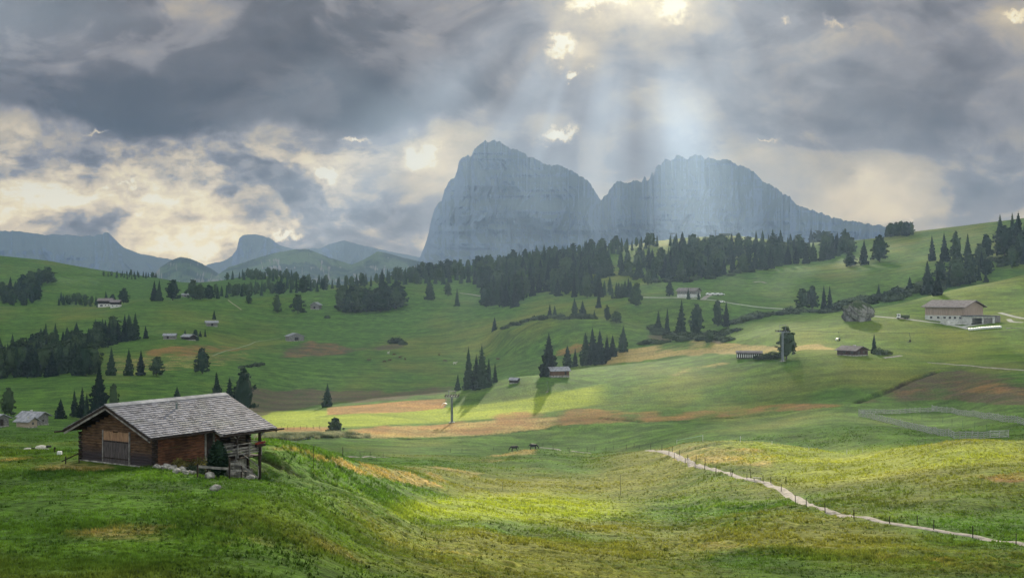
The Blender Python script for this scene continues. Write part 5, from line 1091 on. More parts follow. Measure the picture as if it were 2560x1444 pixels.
# ------------------------------------------------------------ posts, fences
def post(px, py, h, label, group, mat=M_DARKW, r=.05, lean=0.0, wire=None):
    p = at(px, py); b = MB(); b.tube((0, 0, -.3), (lean, lean*.5, h), r, r*.85, 6); b.c = 1; b.tube((lean, lean*.5, h-.001), (lean*1.05, lean*.5, h+.03), r*.6, r*.3, 6)
    o = b.build('fence_post', [mat, M_GREYW]); o.location = p; return tag(o, label, 'fence post', group)
rr = random.Random(21)
for (px_, py_, h_) in [(2540, 1362, 1.2), (2432, 1345, 1.2), (2334, 1325, 1.15), (2293, 1311, .9), (2224, 1309, .8), (2135, 1297, 1.15), (2063, 1282, 1.1), (2016, 1267, 1.05), (1989, 1258, 1.1), (1953, 1229, 1.0), (1965, 1209, 1.0), (1927, 1208, 1.05), (1908, 1204, 1.0), (1877, 1196, 1.0), (1867, 1198, .9), (1830, 1190, 1.0), (1827, 1187, .9),
                       (1790, 1184, 1.15), (1762, 1173, 1.0), (1763, 1161, 1.1), (1738, 1165, .9), (1740, 1152, .9), (1713, 1158, .9), (1719, 1148, .9), (1699, 1139, 1.1), (1686, 1146, .95), (1672, 1137, .95), (1681, 1130, 1.05), (1655, 1126, 1.1), (1627, 1125, 1.1), (1598, 1122, 1.1), (1585, 1118, .9), (1566, 1122, 1.1), (1533, 1124, 1.1), (1515, 1126, 1.1), (1487, 1127, 1.1), (1468, 1129, 1.1), (1423, 1131, .9), (1420, 1127, .9), (1383, 1124, 1.1), (1357, 1117, 1.1)]:
    post(px_, py_, h_*rr.uniform(.95, 1.2)*(1.0 if px_ > 1700 else 1.15), 'thin dark fence post beside the pale gravel path', 'posts along the gravel path', lean=rr.uniform(-.06, .06), r=.055)
for (px_, py_, h_) in [(1692, 1109, 1.15), (1757, 1103, 1.5), (1851, 1104, 1.2), (1930, 1110, .7), (2022, 1124, .6), (2117, 1135, 1.0), (2157, 1131, .8)]:
    post(px_, py_, h_, 'white electric fence post on the crest of the sunlit rise', 'white posts on the rise', mat=Wt, r=.05)
a_ = at(1692, 1109)+Vector((0, 0, 1.0)); b_ = at(1757, 1103)+Vector((0, 0, 1.35))
MB().beam(a_, b_, .02, .08).build('fence_tape', simple('pale_green_tape', (.25, .45, .40), (.5, .62, .55), 2)); tag(bpy.data.objects['fence_tape'], 'pale green fence tape strung between two white posts', 'fence tape')
for i, px_ in enumerate(range(703, 800, 16)): post(px_, 1073-i*.3, 1.3, 'small dark post in the row on the sunlit field edge behind the barn', 'posts on the sunlit field edge', r=.06)
for i, (px_, py_) in enumerate([(857, 1142), (900, 1141), (926, 1140), (958, 1142), (1126, 1131), (1155, 1131), (1234, 1127)]): post(px_, py_, 1.2, 'tiny post by the short pale path in the hollow', 'posts in the hollow', r=.05)
post(1551, 1238, 3.4, 'tall thin bare pole standing in the bowl of the meadow', None, r=.035); post(1256, 1225, 1.4, 'thin stick left of the bowl of the meadow', None, r=.03); post(784, 1175, 2.2, 'spindly bare sapling stake on the tan slope right of the barn', None, r=.03)
for (px_, py_) in [(2280, 1052), (2305, 1049), (2330, 1052), (2357, 1057), (2380, 1063), (2407, 1067), (2437, 1072), (2467, 1080)]: post(px_, py_, 1.9, 'slim green net post inside the wooden corral', 'net posts in the corral', mat=simple('green_metal', (.03, .08, .05), (.05, .12, .08), 1) if px_ == 2280 else bpy.data.materials['green_metal'], r=.05)
M_FENCE = simple('silvered_rails', (.22, .22, .205), (.42, .42, .39), 2.5)
def rail_fence(label, pts, h, rails, step=2.6):
    P = [at(a, b, 250) for a, b in pts]; t = thing('wooden_fence', label, 'fence', P[0]); line = [P[0]]
    for a, b in zip(P[:-1], P[1:]):
        n_ = max(1, round((b-a).length/step)); line += [a.lerp(b, (i+1)/n_) for i in range(n_)]
    line = [Vector((p.x, p.y, gz(p.x, p.y)))-P[0] for p in line]; hs = []
    for p in line:
        q = h*rr.uniform(.94, 1.12); hs.append(q); MB().tube(p-Vector((0, 0, .3)), p+Vector((rr.uniform(-.05, .05), 0, q)), .10, .085, 6).build('post', M_FENCE, t)
    for a, b in zip(line[:-1], line[1:]):
        m = MB()
        for k in range(rails): z = h*(k+.6)/(rails+.1); m.beam(a+Vector((0, -.09, z+rr.uniform(-.05, .05))), b+Vector((0, -.09, z+rr.uniform(-.05, .05))), .06, .21)
        m.build('rails', M_FENCE, t)
    return t
rail_fence('long grey rail fence along the near side of the corral', [(2147, 1040), (2180, 1047), (2240, 1062), (2300, 1077), (2345, 1088), (2385, 1096), (2430, 1096), (2475, 1095), (2521, 1093)], 1.75, 4)
rail_fence('grey rail fence closing the far side of the corral', [(2147, 1034), (2190, 1033), (2250, 1034), (2300, 1030), (2340, 1028)], 1.5, 3)
rail_fence('grey rail fence running right from the corral to the frame edge', [(2330, 1026), (2380, 1032), (2440, 1042), (2500, 1053), (2560, 1063), (2620, 1072)], 1.8, 4)

# ------------------------------------------------------------ chairlift
def tower(label, px, base, top, arm=2.9, steel=None):
    M_STEEL = steel or globals()['M_STEEL']
    p = at(px, base); H = CZ+(722-top)/F*p.y-p.z; t = thing('lift_tower', label, 'lift tower', p, D(0)); Hc = H*.80
    MB().tube((0, 0, -.5), (0, 0, Hc), .46, .33, 12).build('pole', M_STEEL, t); MB().box(-1.0, 1.0, -1.0, 1.0, -.6, .3).build('footing', M_STONE, t)
    MB().beam((0, -arm, Hc+.1), (0, arm, Hc+.1), .45, .5).build('crossarm', M_STEEL, t)
    for s_ in (-1, 1):
        b = MB(); b.beam((-2.6, s_*arm, Hc+.35), (2.6, s_*arm, Hc+.35), .25, .3)
        sh = b.build('sheave_train', M_STEEL, t)
        for k in range(6): x = -2.4+k*.96; MB().tube((x, s_*arm-.18, Hc+.62), (x, s_*arm+.18, Hc+.62), .26, .26, 10).build('wheel', M_DARKW, sh)
        b = MB(); b.beam((-2.2, s_*arm*1.18, Hc-.05), (2.2, s_*arm*1.18, Hc-.05), .5, .07); b.build('walkway', M_STEEL, t)
    b = MB(); b.tube((-1.1, 0, Hc+.3), (-1.3, 0, H), .11); b.tube((1.1, 0, Hc+.3), (1.3, 0, H-.15), .11); b.beam((-1.5, 0, H), (1.6, 0, H-.15), .22, .22); b.build('lifting_frame', M_STEEL, t)
    b = MB(); b.tube((-.62, -.1, .4), (-.45, -.1, Hc), .04, .04, 5); b.tube((-.62, .25, .4), (-.45, .25, Hc), .04, .04, 5); b.build('ladder', M_STEEL, t)
    return p, Hc+.95
T1, h1 = tower('chairlift tower with crossarm on the brown stripe by the sunlit field', 1130, 1056, 976)
T2, h2 = tower('chairlift tower in front of the big rounded pine at right', 1957, 903, 812, steel=simple('sunlit_steel', (.11, .13, .145), (.19, .215, .235), 2, .6, .3))  # right tower's steel painted paler to look sunlit
ropes = {}
for s_ in (-1, 1):
    A = T1+Vector((0, s_*2.9, h1)); Bv = T2+Vector((0, s_*2.9, h2)); dirn = Bv-A
    A0 = A-Vector((150, 0, 0))+Vector((0, 20, -22)); C = Bv+Vector((160, 20, 2.0))
    m = MB()
    def seg(a, b, sag, n_=24):
        out = []
        for i in range(n_+1): t_ = i/n_; q = a.lerp(b, t_); q.z -= sag*4*t_*(1-t_); out.append(q)
        return out
    pts = seg(A0, A, 2.0)+seg(A, Bv, 3.0)[1:]+seg(Bv, C, 2.5)[1:]
    ropes[s_] = pts; m.path(pts, [.025]*len(pts), 5); o = m.build('lift_cable', M_ROPE); tag(o, 'nearer haul rope of the chairlift' if s_ < 0 else 'farther haul rope of the chairlift', 'cable')
M_BUB = simple('milky_bubble', (.45, .48, .46), (.6, .62, .6), 2, .3, .5)
def chair(label, px, s_, bubble):
    pts = ropes[s_]; c = min(range(len(pts)-1), key=lambda i: abs(1280+F*pts[i].x/pts[i].y-px)); best = None
    for i in range(len(pts)-1):
        for k in range(20):
            q = pts[i].lerp(pts[i+1], k/20); e = abs(1280+F*q.x/q.y-px)
            if best is None or e < best[0]: best = (e, q)
    t = thing('lift_chair', label, 'chairlift seat', best[1], 0, 'chairs of the lift')
    MB().path([(0, 0, 0), (.05, 0, -.5), (.55, 0, -2.2), (.3, 0, -2.6)], [.06]*4, 7).build('hanger', M_STEEL, t); MB().box(-.25, .25, -.08, .08, -.08, .14).build('grip', M_STEEL, t)
    b = MB(); b.box(-.35, .25, -1.2, 1.2, -3.75, -3.6); b.build('seat', M_DARKW, t); b = MB(); b.beam((.32, 0, -3.6), (.45, 0, -2.85), 2.4, .08, (1, 0, 0)); b.build('backrest', M_DARKW, t)
    b = MB()
    for y in (-1.15, 1.15): b.path([(.45, y, -2.7), (.3, y, -3.7), (-.4, y, -3.8)], [.05]*3, 6)
    b.tube((.4, -1.2, -2.65), (.4, 1.2, -2.65), .06); b.build('frame', M_STEEL, t)
    b = MB(); b.tube((-.6, -1.1, -4.3), (-.6, 1.1, -4.3), .05); b.tube((-.6, 0, -4.3), (-.35, 0, -3.7), .04); b.build('footrest', M_STEEL, t)
    if bubble:
        b = MB(); n_ = 9
        for i in range(n_): a0 = R(35+i*16); a1 = R(35+(i+1)*16); b.quad((math.cos(a0)*1.05-.1, -1.25, -3.45+math.sin(a0)*.95), (math.cos(a1)*1.05-.1, -1.25, -3.45+math.sin(a1)*.95), (math.cos(a1)*1.05-.1, 1.25, -3.45+math.sin(a1)*.95), (math.cos(a0)*1.05-.1, 1.25, -3.45+math.sin(a0)*.95))
        o = b.build('bubble', M_BUB, t); md = o.modifiers.new('thick', 'SOLIDIFY'); md.thickness = .06
    return t
chair('white bubble chair hanging left of the lower lift tower', 1112, -1, True); chair('open chair hanging below the log barn', 1368, -1, False)
chair('white bubble chair hanging over the green slope right of the boulder', 2097, -1, True); chair('open dark chair hanging farthest right over the green slope', 2273, -1, False)
# ------------------------------------------------------------ animals, vehicles, bales, bushes
M_BLACK = simple('black_coat', (.006, .006, .006), (.014, .013, .012), 3, .6, .3); M_BROWNC = simple('brown_coat', (.05, .03, .02), (.10, .06, .035), 3); M_PALEC = simple('cream_coat', (.40, .36, .30), (.55, .52, .46), 3)
def grazer(name, label, p, rz, s, mat, horse=False, down=True, group=None, pied=None):
    """one skinned body: chest, belly, rump, neck, head and four jointed legs"""
    J = {'rump': (-.72, 0, 1.12, .27), 'hip': (-.55, 0, 1.05, .31), 'belly': (0, 0, .98, .33), 'chest': (.5, 0, 1.0, .31), 'neck0': (.78, 0, 1.12, .19)}
    if down: J.update({'neck1': (1.05, 0, .82, .13), 'poll': (1.28, .03, .48, .11), 'muz': (1.38, .04, .12, .06)})
    else: J.update({'neck1': (1.0, 0, 1.35, .13), 'poll': (1.2, .02, 1.55, .12), 'muz': (1.52, .03, 1.38, .07)})
    E_ = [('rump', 'hip'), ('hip', 'belly'), ('belly', 'chest'), ('chest', 'neck0'), ('neck0', 'neck1'), ('neck1', 'poll'), ('poll', 'muz')]
    k = 1.12 if horse else 1.0
    for sd, y in (('l', .19), ('r', -.19)):
        st = .12 if sd == 'l' else -.10
        J.update({'fs'+sd: (.52, y, .78, .13), 'fk'+sd: (.54+st*.6, y, .42, .07), 'ff'+sd: (.52+st, y, .02, .055), 'hs'+sd: (-.55, y, .80, .16), 'hst'+sd: (-.46, y, .60, .10), 'hk'+sd: (-.70-st*.3, y, .40, .065), 'hf'+sd: (-.62-st, y, .02, .055)})
        E_ += [('chest', 'fs'+sd), ('fs'+sd, 'fk'+sd), ('fk'+sd, 'ff'+sd), ('hip', 'hs'+sd), ('hs'+sd, 'hst'+sd), ('hst'+sd, 'hk'+sd), ('hk'+sd, 'hf'+sd)]
    J['t0'] = (-.92, 0, 1.08, .05); J['t1'] = (-1.02, 0, .6, .04 if not horse else .07); E_ += [('rump', 't0'), ('t0', 't1')]
    J['ear'] = (J['poll'][0]-.03, .1, J['poll'][2]+.14, .03); J['ear2'] = (J['poll'][0]-.03, -.1, J['poll'][2]+.14, .03); E_ += [('poll', 'ear'), ('poll', 'ear2')]
    ks = list(J); me = bpy.data.meshes.new(name); me.from_pydata([J[a][:3] for a in ks], [(ks.index(a), ks.index(b)) for a, b in E_], [])
    o = link(me, name); sk = o.modifiers.new('skin', 'SKIN')
    for i, a in enumerate(ks): r = J[a][3]; me.skin_vertices[0].data[i].radius = (r, r)
    me.skin_vertices[0].data[ks.index('hip')].use_root = True
    ss_ = o.modifiers.new('sub', 'SUBSURF'); ss_.levels = 2; ss_.render_levels = 2
    me.materials.append(mat); o.location = p-Vector((0, 0, .03)); o.rotation_euler = (0, 0, rz); o.scale = (s, s, s*k)
    return tag(o, label, 'horse' if horse else 'cow', group)
hp = at_depth(1286, 330); grazer('horse', 'black horse grazing on the hump, left of the two, head to the left', hp, R(178), 1.12, M_BLACK, True)
hp = at_depth(1333, 328); grazer('horse', 'black horse grazing on the hump, right of the two, head to the right', hp, R(-5), 1.15, M_BLACK, True)
for i, (px_, py_, m_, rz__, lb_) in enumerate([(922, 903, 0, 0, 'leftmost brown cow of the herd on the dark green slope'), (961, 907, 0, 200, 'lower brown cow of the herd, grazing toward the left'), (975, 903, 0, 170, 'brown cow just above the lowest one in the herd'),
    (1000, 896, 0, 30, 'brown cow in the middle of the herd'), (1013, 900, 0, 90, 'brown cow standing end-on at the right of the herd'), (985, 889, 0, 0, 'small brown cow at the top of the herd'), (971, 885, 1, 60, 'pale cow standing above the herd'),
    (1098, 889, 0, 80, 'single brown cow higher up the slope'), (1112, 905, 0, 0, 'brown cow beside the white one'), (1137, 911, 1, 10, 'white cow grazing left of the slender spruce'), (1245, 901, 0, 0, 'dark cow right of the spruce clump on the rim')]):
    grazer('cow', lb_, at(px_, py_), R(rz__), 1.25, M_PALEC if m_ else M_BROWNC, group='cows on the valley slope', down=(i % 3 != 0))
def lying(label, p, rz, s, mat, mat2):
    b = MB(); b.blob((0, 0, .38), (.95, .42, .42), 3, 3, .12); b.blob((.75, .25, .16), (.4, .12, .12), 5, 2, .1); b.blob((-.6, .35, .14), (.4, .14, .14), 6, 2, .1)
    b.c = 1; b.tube((.75, 0, .5), (1.15, .05, .62), .2, .15, 10); b.blob((1.3, .08, .60), (.28, .13, .15), 4, 2, .1); b.blob((.98, .18, .78), (.05, .12, .05), 1, 1, .1); b.blob((.98, -.12, .78), (.05, .12, .05), 2, 1, .1)
    o = b.build('cow', [mat, mat2], None, True); o.location = p; o.rotation_euler = (0, 0, rz); o.scale = (s,)*3; tag(o, label, 'cow')
lying('white cow with black head lying in the meadow left of the barn', at_depth(104, 126), R(-8), .68, M_PALEC, M_BLACK); lying('partly hidden black and white cow lying at the far left', at_depth(70, 127), R(5), .45, M_PALEC, M_BLACK)
p = at(149, 1137); t = thing('water_tank', 'white square water container in the meadow left of the barn', 'water tank', p, D(12)); MB().box(-.2, .2, -.25, .25, 0, .34).build('tank', Wt, t); MB().box(-.22, .22, -.27, .27, -.06, -.002).build('pallet', M_GREYW, t)
p = at(137, 1130); o = MB().tube((0, 0, -.1), (0, 0, .35), .06, .05).blob((0, 0, .42), (.11, .11, .12), 3, 2, .1).build('marker_post', M_DARKW); o.location = p; tag(o, 'short dark marker post with round head beside the white water container', 'post')
# lorry with green load
p = at(2258, 797); t = thing('truck', 'lorry with white cab and dark green load parked by the road', 'truck', p, D(-8))
Wp = simple('white_lacquer', (.6, .6, .6), (.7, .7, .7), 1, .3, .5); MG = simple('green_load', (.03, .045, .02), (.06, .08, .03), 2)
b = MB(); b.box(-3.3, -1.6, -1.15, 1.15, .7, 2.5); b.box(-3.15, -1.7, -1.05, 1.05, 2.5, 2.8); cb = b.build('cab', Wp, t); MB().box(-3.34, -3.302, -1.0, 1.0, 1.5, 2.3).box(-3.0, -2.0, -1.19, -1.152, 1.5, 2.3).build('windscreen', M_GLASS, cb)
MB().box(-3.2, 3.1, -.9, .9, .5, .7).build('chassis', M_DARKW, t); MB().box(-1.4, 3.2, -1.2, 1.2, .72, 2.1).build('cargo_bed', MG, t)
for x in (-2.6, .9, 2.1):
    for s_ in (-1, 1): MB().tube((x, s_*.85, .48), (x, s_*1.15, .48), .48, .48, 14).build('wheel', M_DARKW, t)
def car(label, p, rz, mat, group=None, s=1.0):
    t = thing('parked_car', label, 'car', p, rz, group); b = MB()
    pr = [(-2.1, .35), (2.1, .35), (2.15, .75), (1.1, .9), (.55, 1.4), (-1.2, 1.42), (-1.95, .95), (-2.15, .8)]
    n_ = len(pr); k = 0
    for y, sc in ((-.82, 1), (.82, 1)): b.v += [(x*s, y*s*(1 if z < 1 else .85), z*s) for x, z in pr]
    for i in range(n_): j = (i+1) % n_; b.f.append((i, j, n_+j, n_+i)); b.mi.append(0)
    b.f.append(tuple(range(n_))[::-1]); b.f.append(tuple(range(n_, 2*n_))); b.mi += [0, 0]; b.build('body', mat, t)
    MB().box(-1.1*s, .45*s, -.80*s, -.765*s, .95*s, 1.3*s).box(-1.1*s, .45*s, .765*s, .80*s, .95*s, 1.3*s).build('window', M_GLASS, t)
    for x in (-1.3, 1.3):
        for q in (-1, 1): MB().tube((x*s, q*.65*s, .33*s), (x*s, q*.86*s, .33*s), .33*s, .33*s, 12).build('wheel', M_DARKW, t)
car('white car on the road right of the roadside farmhouse', at(1804, 756), D(-10), Wp, s=1.15)
for px_, lb_ in ((1775, 'leftmost'), (1788, 'middle'), (1801, 'rightmost')): car(lb_+' of three pale cars parked above the road fork', at(px_, 738, 900), D(5), Wp, 'cars above the road fork', 1.5)
car('white car parked in front of the garage annex', at(2462, 798, 560), D(10), Wp, s=1.05); car('grey car standing on the yard before the large farmhouse', at(2436, 800, 560), D(30), M_STEEL, s=1.1)
t = thing('parasol', 'closed white garden parasol in the yard before the farmhouse', 'parasol', at(2432, 806, 560)); MB().tube((0, 0, 0), (0, 0, 2.6), .05).build('pole', M_STEEL, t); MB().tube((0, 0, 2.0), (0, 0, 3.0), 1.2, .1, 10).build('canopy', Wt, t)
M_WRAP = simple('white_wrap', (.6, .62, .6), (.75, .76, .74), 2, .4, .4); ba = at(2424, 826, 560); bb = at(2500, 820, 560)
for i in range(13):
    q = ba.lerp(bb, i/12.0); q = Vector((q.x, q.y, gz(q.x, q.y))); o = MB().tube((-.6, 0, .6), (.6, 0, .6), .62, .62, 14).build('hay_bale', M_WRAP); md = o.modifiers.new('bev', 'BEVEL'); md.width = .12; md.segments = 2; md.limit_method = 'ANGLE'
    o.location = q; o.rotation_euler = (0, 0, D(88+i)); tag(o, 'white wrapped bale in the row below the large farmhouse', 'hay bale', 'white bales in a row')
t = thing('wall', 'low pale retaining wall running to the right frame edge', 'wall', at(2515, 822, 560), D(2)); MB().box(0, 16, -.2, .2, -.5, .5).build('stone_course', M_STONE, t)
bp_ = at(1893, 1200); t = thing('bench', 'low pale plank bench beside the gravel path', 'bench', bp_, D(-20)); MB().box(-.75, .75, -.17, .17, .38, .45).build('seat', M_GREYW, t)
for s_ in (-.5, .5): MB().box(s_-.05, s_+.05, -.12, .12, 0, .38).build('leg', M_GREYW, t)
# summit lift station frames on the ridge
t = thing('lift_station', 'small pale lift station on the sunlit ridge crest', 'lift station', at(1812, 595), D(10)); MB().box(-7, 7, -4, 4, 3, 6.2).build('cabin', M_STEEL, t)
for x in (-5, 5): MB().box(x-.6, x+.6, -1, 1, -1, 3).build('column', M_STEEL, t)
t = thing('lift_mast', 'thin lift mast on the ridge left of the lift station', 'mast', at(1789, 596)); MB().tube((0, 0, -1), (0, 0, 11), .35).build('pole', M_STEEL, t); MB().box(-2, 2, -.3, .3, 10.2, 10.8).build('crossarm', M_STEEL, t)
t = thing('lift_mast', 'thin lift mast on the ridge meadow between the two woods', 'mast', at(1680, 612)); MB().tube((0, 0, -1), (0, 0, 15), .35).build('pole', M_STEEL, t); MB().box(-4, 4, -.3, .3, 14, 15).build('crossarm', M_STEEL, t)
# bushes
o = larch_mesh(95, .46).build('bush', M_BUSH); o.location = at(838, 1078, 300)-Vector((0, 0, .7)); o.scale = (6.0, 6.0, 5.4); tag(o, 'round grey-green willow bush at the edge of the sunlit field', 'bush')
shrub('bush', 'large low dark bush lying alone in the valley', 'bush', at(990, 858, 600), 6.5, 5.5, M_BUSH, 700, 92, None, .6); shrub('bush', 'smaller bush at the right foot of the lone valley bush', 'bush', at(1008, 862, 600), 3.5, 3.5, M_BUSH, 400, 93, None, .5)
shrub('bush', 'dark bush spreading at the foot of the big rounded pine', 'bush', at(1932, 896, 480), 4.5, 3.2, M_BUSH, 600, 94, None, .4); shrub('bush', 'dark shrub mound right of the spruce by the chalet', 'bush', at(2208, 886, 480), 4.2, 2.4, M_BUSH, 500, 95, None, .35); shrub('bush', 'low shrub between the chalet spruce and the shrub mound', 'bush', at(2196, 886, 480), 2.6, 3.4, M_BUSH, 400, 96, None, .35)
shrub('bush', 'grey-green shrub hiding the right end of the covered bridge', 'bush', at(1905, 898, 480), 4.0, 2.4, M_BUSH, 500, 97, None, .35)
shrub('bush', 'tiny bush under the upper spruces beside the far track', 'bush', at(818, 795, 600), 3, 3, M_BUSH, 200, 98, None, .5)
BSH = []
for i in range(5):
    mb = MB(); rr2 = random.Random(i+400)
    for j in range(220):
        a = rr2.uniform(0, 6.283); q = math.sqrt(rr2.random()); z = .9*rr2.random()*(1-.55*q*q); c_ = Vector((math.cos(a)*q, math.sin(a)*q*.8, z)); e = Vector((rr2.gauss(0, 1), rr2.gauss(0, 1), rr2.gauss(.3, .6))).normalized()*rr2.uniform(.08, .17); g2 = e.orthogonal().normalized()*.08
        mb.quad(c_-e-g2, c_+e-g2*.4, c_+e+g2*.4, c_-e+g2)
    mb.blob((0, 0, .25), (.75, .6, .4), i, 2, .3); m_ = mb.mesh('bush'); m_.materials.append(M_BUSH); BSH.append(m_)
def bushes(pts, r0, r1, label, group, seed):
    rr2 = random.Random(seed)
    for i, (px_, py_, ym) in enumerate(pts):
        o = link(BSH[i % 5], 'bush'); r = rr2.uniform(r0, r1); o.location = at(px_, py_, ym)-Vector((0, 0, .2)); o.rotation_euler = (0, 0, rr2.uniform(0, 6)); o.scale = (r*rr2.uniform(.9, 1.6), r, r*rr2.uniform(.6, 1.1)); tag(o, label, 'bush', group)
def along(pts, n, ym, j=3, seed=1):
    rr2 = random.Random(seed); xs = [p[0] for p in pts]; ys = [p[1] for p in pts]
    return [(x, float(np.interp(x, xs, ys))+rr2.uniform(-j, j), ym) for x in [xs[0]+(xs[-1]-xs[0])*(i+rr2.random()*.8)/n for i in range(n)]]
bushes(along([(1625, 828), (1700, 846), (1790, 845), (1850, 822)], 34, 640, 7, 1), 3, 6, 'dark scrub bush in the gully above the brown marsh', 'scrub above the marsh', 1)
bushes(along([(1602, 860), (1665, 856)], 9, 600, 2, 2), 2.5, 4, 'dark bush of the short hedge on the edge of the marsh', 'hedge at the marsh edge', 2)
bushes(along([(1800, 852), (1828, 852)], 5, 600, 2, 3), 2.5, 3.5, 'dark bush of the hedge below the bushy tree', 'hedge below the bushy tree', 3)
bushes(along([(1810, 812), (1900, 792), (2000, 780), (2110, 782)], 34, 770, 3, 4), 3, 5.5, 'dark scrub bush along the road cutting behind the green hill', 'scrub along the road cutting', 4)
bushes(along([(2090, 772), (2190, 752), (2300, 728), (2400, 705)], 40, 790, 10, 5), 4, 8, 'dark scrub bush filling the little valley behind the farmhouse hill', 'scrub in the valley behind the hill', 5)
bushes(along([(1255, 822), (1300, 808), (1350, 796), (1480, 794)], 22, 760, 3, 6), 2.5, 4.5, 'low dark bush on the scrubby bank of the mid valley', 'scrub on the valley bank', 6)
bushes(along([(2380, 680), (2480, 665), (2570, 650)], 22, 800, 14, 7), 4, 8, 'dark bush in the wooded corner at the top right', 'bushes of the top right corner', 7)
bushes(along([(1560, 690), (1640, 705), (1720, 702), (1800, 690), (1900, 672)], 22, 1000, 4, 8), 4, 7, 'rounded bush at the lower edge of the right ridge wood', 'bushes under the ridge wood', 8)
bushes(along([(600, 920), (660, 912)], 6, 600, 2, 9), 2, 3, 'low bush on the rim line right of the solitary round tree', 'bushes on the rim line', 9)
bushes([(2118, 776, 620), (2128, 770, 620)], 2.5, 3.2, 'low bush growing at the left foot of the boulder', 'bushes at the boulder', 10)
# reeds along the brook behind the barn
def tufts(name, mat, X, Y, Z, hgt, wid, seed, n_bl=3):
    r_ = np.random.default_rng(seed); n = len(X); V_ = []
    for k in range(n_bl):
        a = r_.random(n)*6.283; ln = hgt*(.6+.7*r_.random(n)); tl = (.25+.65*r_.random(n))
        bx = X+r_.normal(0, 1, n)*wid*.6; by = Y+r_.normal(0, 1, n)*wid*.6; ca, sa = np.cos(a), np.sin(a)
        V_ += [np.stack([bx-sa*wid*.5, by+ca*wid*.5, Z-.04], -1), np.stack([bx+sa*wid*.5, by-ca*wid*.5, Z-.04], -1), np.stack([bx+ca*ln*tl, by+sa*ln*tl, Z+ln*.85], -1)]
    V = np.stack(V_, 1).reshape(-1, 3); nf = n*n_bl; me = bpy.data.meshes.new(name)
    me.vertices.add(len(V)); me.vertices.foreach_set('co', V.reshape(-1).astype(np.float32)); me.loops.add(len(V)); me.loops.foreach_set('vertex_index', np.arange(len(V), dtype=np.int32))
    me.polygons.add(nf); me.polygons.foreach_set('loop_start', np.arange(0, len(V), 3, dtype=np.int32)); me.update(calc_edges=True); me.materials.append(mat)
    return me, n_bl*3
r3 = np.random.default_rng(5); N = 9000; rpx = r3.uniform(640, 925, N); yb = np.interp(rpx, [640, 840, 925], [1096, 1090, 1094]); dep_tab = {q: depth(q, float(np.interp(q, [640, 840, 925], [1096, 1090, 1094])), 250) for q in range(640, 931, 5)}
ry_ = np.interp(rpx, list(dep_tab), list(dep_tab.values()))+r3.uniform(-9, 9, N)*np.interp(rpx, [640, 860, 925], [1, .8, .3]); rxx = (rpx-1280)/F*ry_
reedm = simple('reeds', (.10, .13, .06), (.34, .34, .20), .25, coord='Object', det=3); rt_ = NT(reedm.node_tree); rb = reedm.node_tree.nodes['Principled BSDF']; tl_ = rt_.n('ShaderNodeBsdfTranslucent'); rt_.put(tl_.inputs[0], rb.inputs['Base Color'].links[0].from_socket)
mx_ = rt_.n('ShaderNodeMixShader'); mx_.inputs[0].default_value = .5; reedm.node_tree.links.new(rb.outputs[0], mx_.inputs[1]); reedm.node_tree.links.new(tl_.outputs[0], mx_.inputs[2]); reedm.node_tree.links.new(mx_.outputs[0], reedm.node_tree.nodes['Material Output'].inputs['Surface'])
kk = (fbm(rxx/4, ry_/4, 3, 71) > -.12) & (r3.random(N) < 1-sstep(rpx, 820, 925)*.85); rpx, ry_, rxx = rpx[kk], ry_[kk], rxx[kk]
me, _ = tufts('reeds', reedm, rxx, ry_, surf(rpx, ry_), 1.25*(.7+.8*np.clip(.5+fbm(rxx/6, ry_/6, 2, 72), 0, 1)), .28, 6)
stuff(link(me, 'reeds'))
# ------------------------------------------------------------ grass tussocks on the near slopes
def grass_layer(N, y0, y1, hgt, wid, seed, name, dens, gmt=None):
    r_ = np.random.default_rng(seed); yy = np.exp(r_.uniform(math.log(y0), math.log(y1), N)); px = r_.uniform(-150, 2710, N)
    x = (px-1280)/F*yy
    dmask = fbm(x/9, yy/9, 3, seed+1)+fbm(x/2.2, yy/2.2, 2, seed+2)*.8; k = r_.random(N) < np.clip(.30+dmask*dens, .03, 1)
    c = np.clip((px-PX[0])/4, 0, NC-2); rr_ = np.interp(np.log(yy), LYR, np.arange(NR)); ci = np.round(c).astype(int); ri = np.round(rr_).astype(int)
    k &= shelf[ri, ci] < .5; k &= segm(x, yy) > 1.2
    x, yy, px, ci, ri = x[k], yy[k], px[k], ci[k], ri[k]; sc = .6+.9*np.clip(.5+fbm(x/6, yy/6, 2, seed+7)*2, 0, 1)
    me, m = tufts(name, gmt or bmat, x, yy, surf(px, yy), hgt*sc, wid, seed+3)
    for an_, arrs in (('cover', (tan_, red, mown)), ('cover2', (marsh, soil, dry))):
        a = me.color_attributes.new(an_, 'FLOAT_COLOR', 'POINT'); d = np.stack([np.repeat(np.clip(q[ri, ci], 0, 1), m) for q in arrs]+[np.ones(len(x)*m)], -1); a.data.foreach_set('color', d.reshape(-1).astype(np.float32))
    return stuff(link(me, name))
_pl = [(p.x, p.y) for p in PATH[::3]]
def segm(x, y):
    d = np.full(x.shape, 99.0)
    for a in _pl: d = np.minimum(d, np.hypot(x-a[0], y-a[1]))
    return d
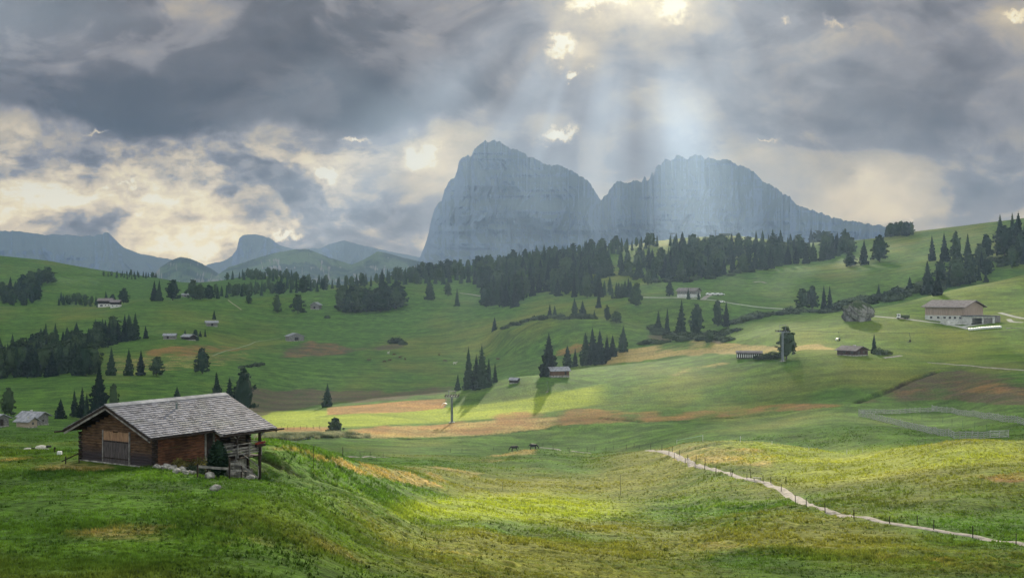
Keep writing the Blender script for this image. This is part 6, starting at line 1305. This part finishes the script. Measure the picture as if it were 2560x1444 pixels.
grass_layer(36000, 45, 260, .15, .13, 540, 'grass', 3.0, gmat); grass_layer(190000, 45, 130, .13, .09, 500, 'grass', 1.6); grass_layer(170000, 110, 330, .26, .17, 520, 'grass', 1.9)
# ------------------------------------------------------------ labels: number the members of small rows from the left
ONE = 'first second third fourth fifth sixth seventh eighth ninth tenth eleventh twelfth thirteenth fourteenth fifteenth sixteenth seventeenth eighteenth nineteenth'.split()
def ordw(i):
    if i <= 19: return ONE[i-1]
    t_, u_ = divmod(i, 10); tens = {2: 'twent', 3: 'thirt', 4: 'fort', 5: 'fift'}[t_]
    return tens+'ieth' if u_ == 0 else tens+'y-'+ONE[u_-1]
fam = {}
for o in COL.objects:
    if o.parent is None and o.get('group') and o.get('label'): fam.setdefault((o['group'], o['label']), []).append(o)
for (g_, l_), os_ in fam.items():
    if len(os_) < 2 or len(os_) > (22 if '(' in g_ else 45): continue
    os_.sort(key=lambda o: o.location.x/o.location.y)
    for i, o in enumerate(os_):
        wds = l_.split(); o['label'] = (ordw(i+1)+' from the left, '+l_) if len(wds) <= 12 else ordw(i+1)+' from the left, '+' '.join(wds[:12])
# ------------------------------------------------------------ haze
def box_mesh(name, lo, hi):
    bm = bmesh.new(); bmesh.ops.create_cube(bm, size=1)
    for v in bm.verts: v.co = Vector([(lo[i]+hi[i])/2+v.co[i]*(hi[i]-lo[i]) for i in range(3)])
    me = bpy.data.meshes.new(name); bm.to_mesh(me); bm.free(); return me
hz = bpy.data.materials.new('haze_air'); hz.use_nodes = True; ht = hz.node_tree; ht.nodes.clear()
pv_ = ht.nodes.new('ShaderNodeVolumePrincipled'); mo = ht.nodes.new('ShaderNodeOutputMaterial'); ht.links.new(pv_.outputs[0], mo.inputs['Volume'])
pv_.inputs['Color'].default_value = HAZE_COL; pv_.inputs['Density'].default_value = HAZE_D; pv_.inputs['Anisotropy'].default_value = 0.45
if HAZE_D > 0:
    haze = stuff(link(box_mesh('haze', (-9000, -300, CZ-340), (9000, 11000, CZ+960)), 'haze', mat=hz))
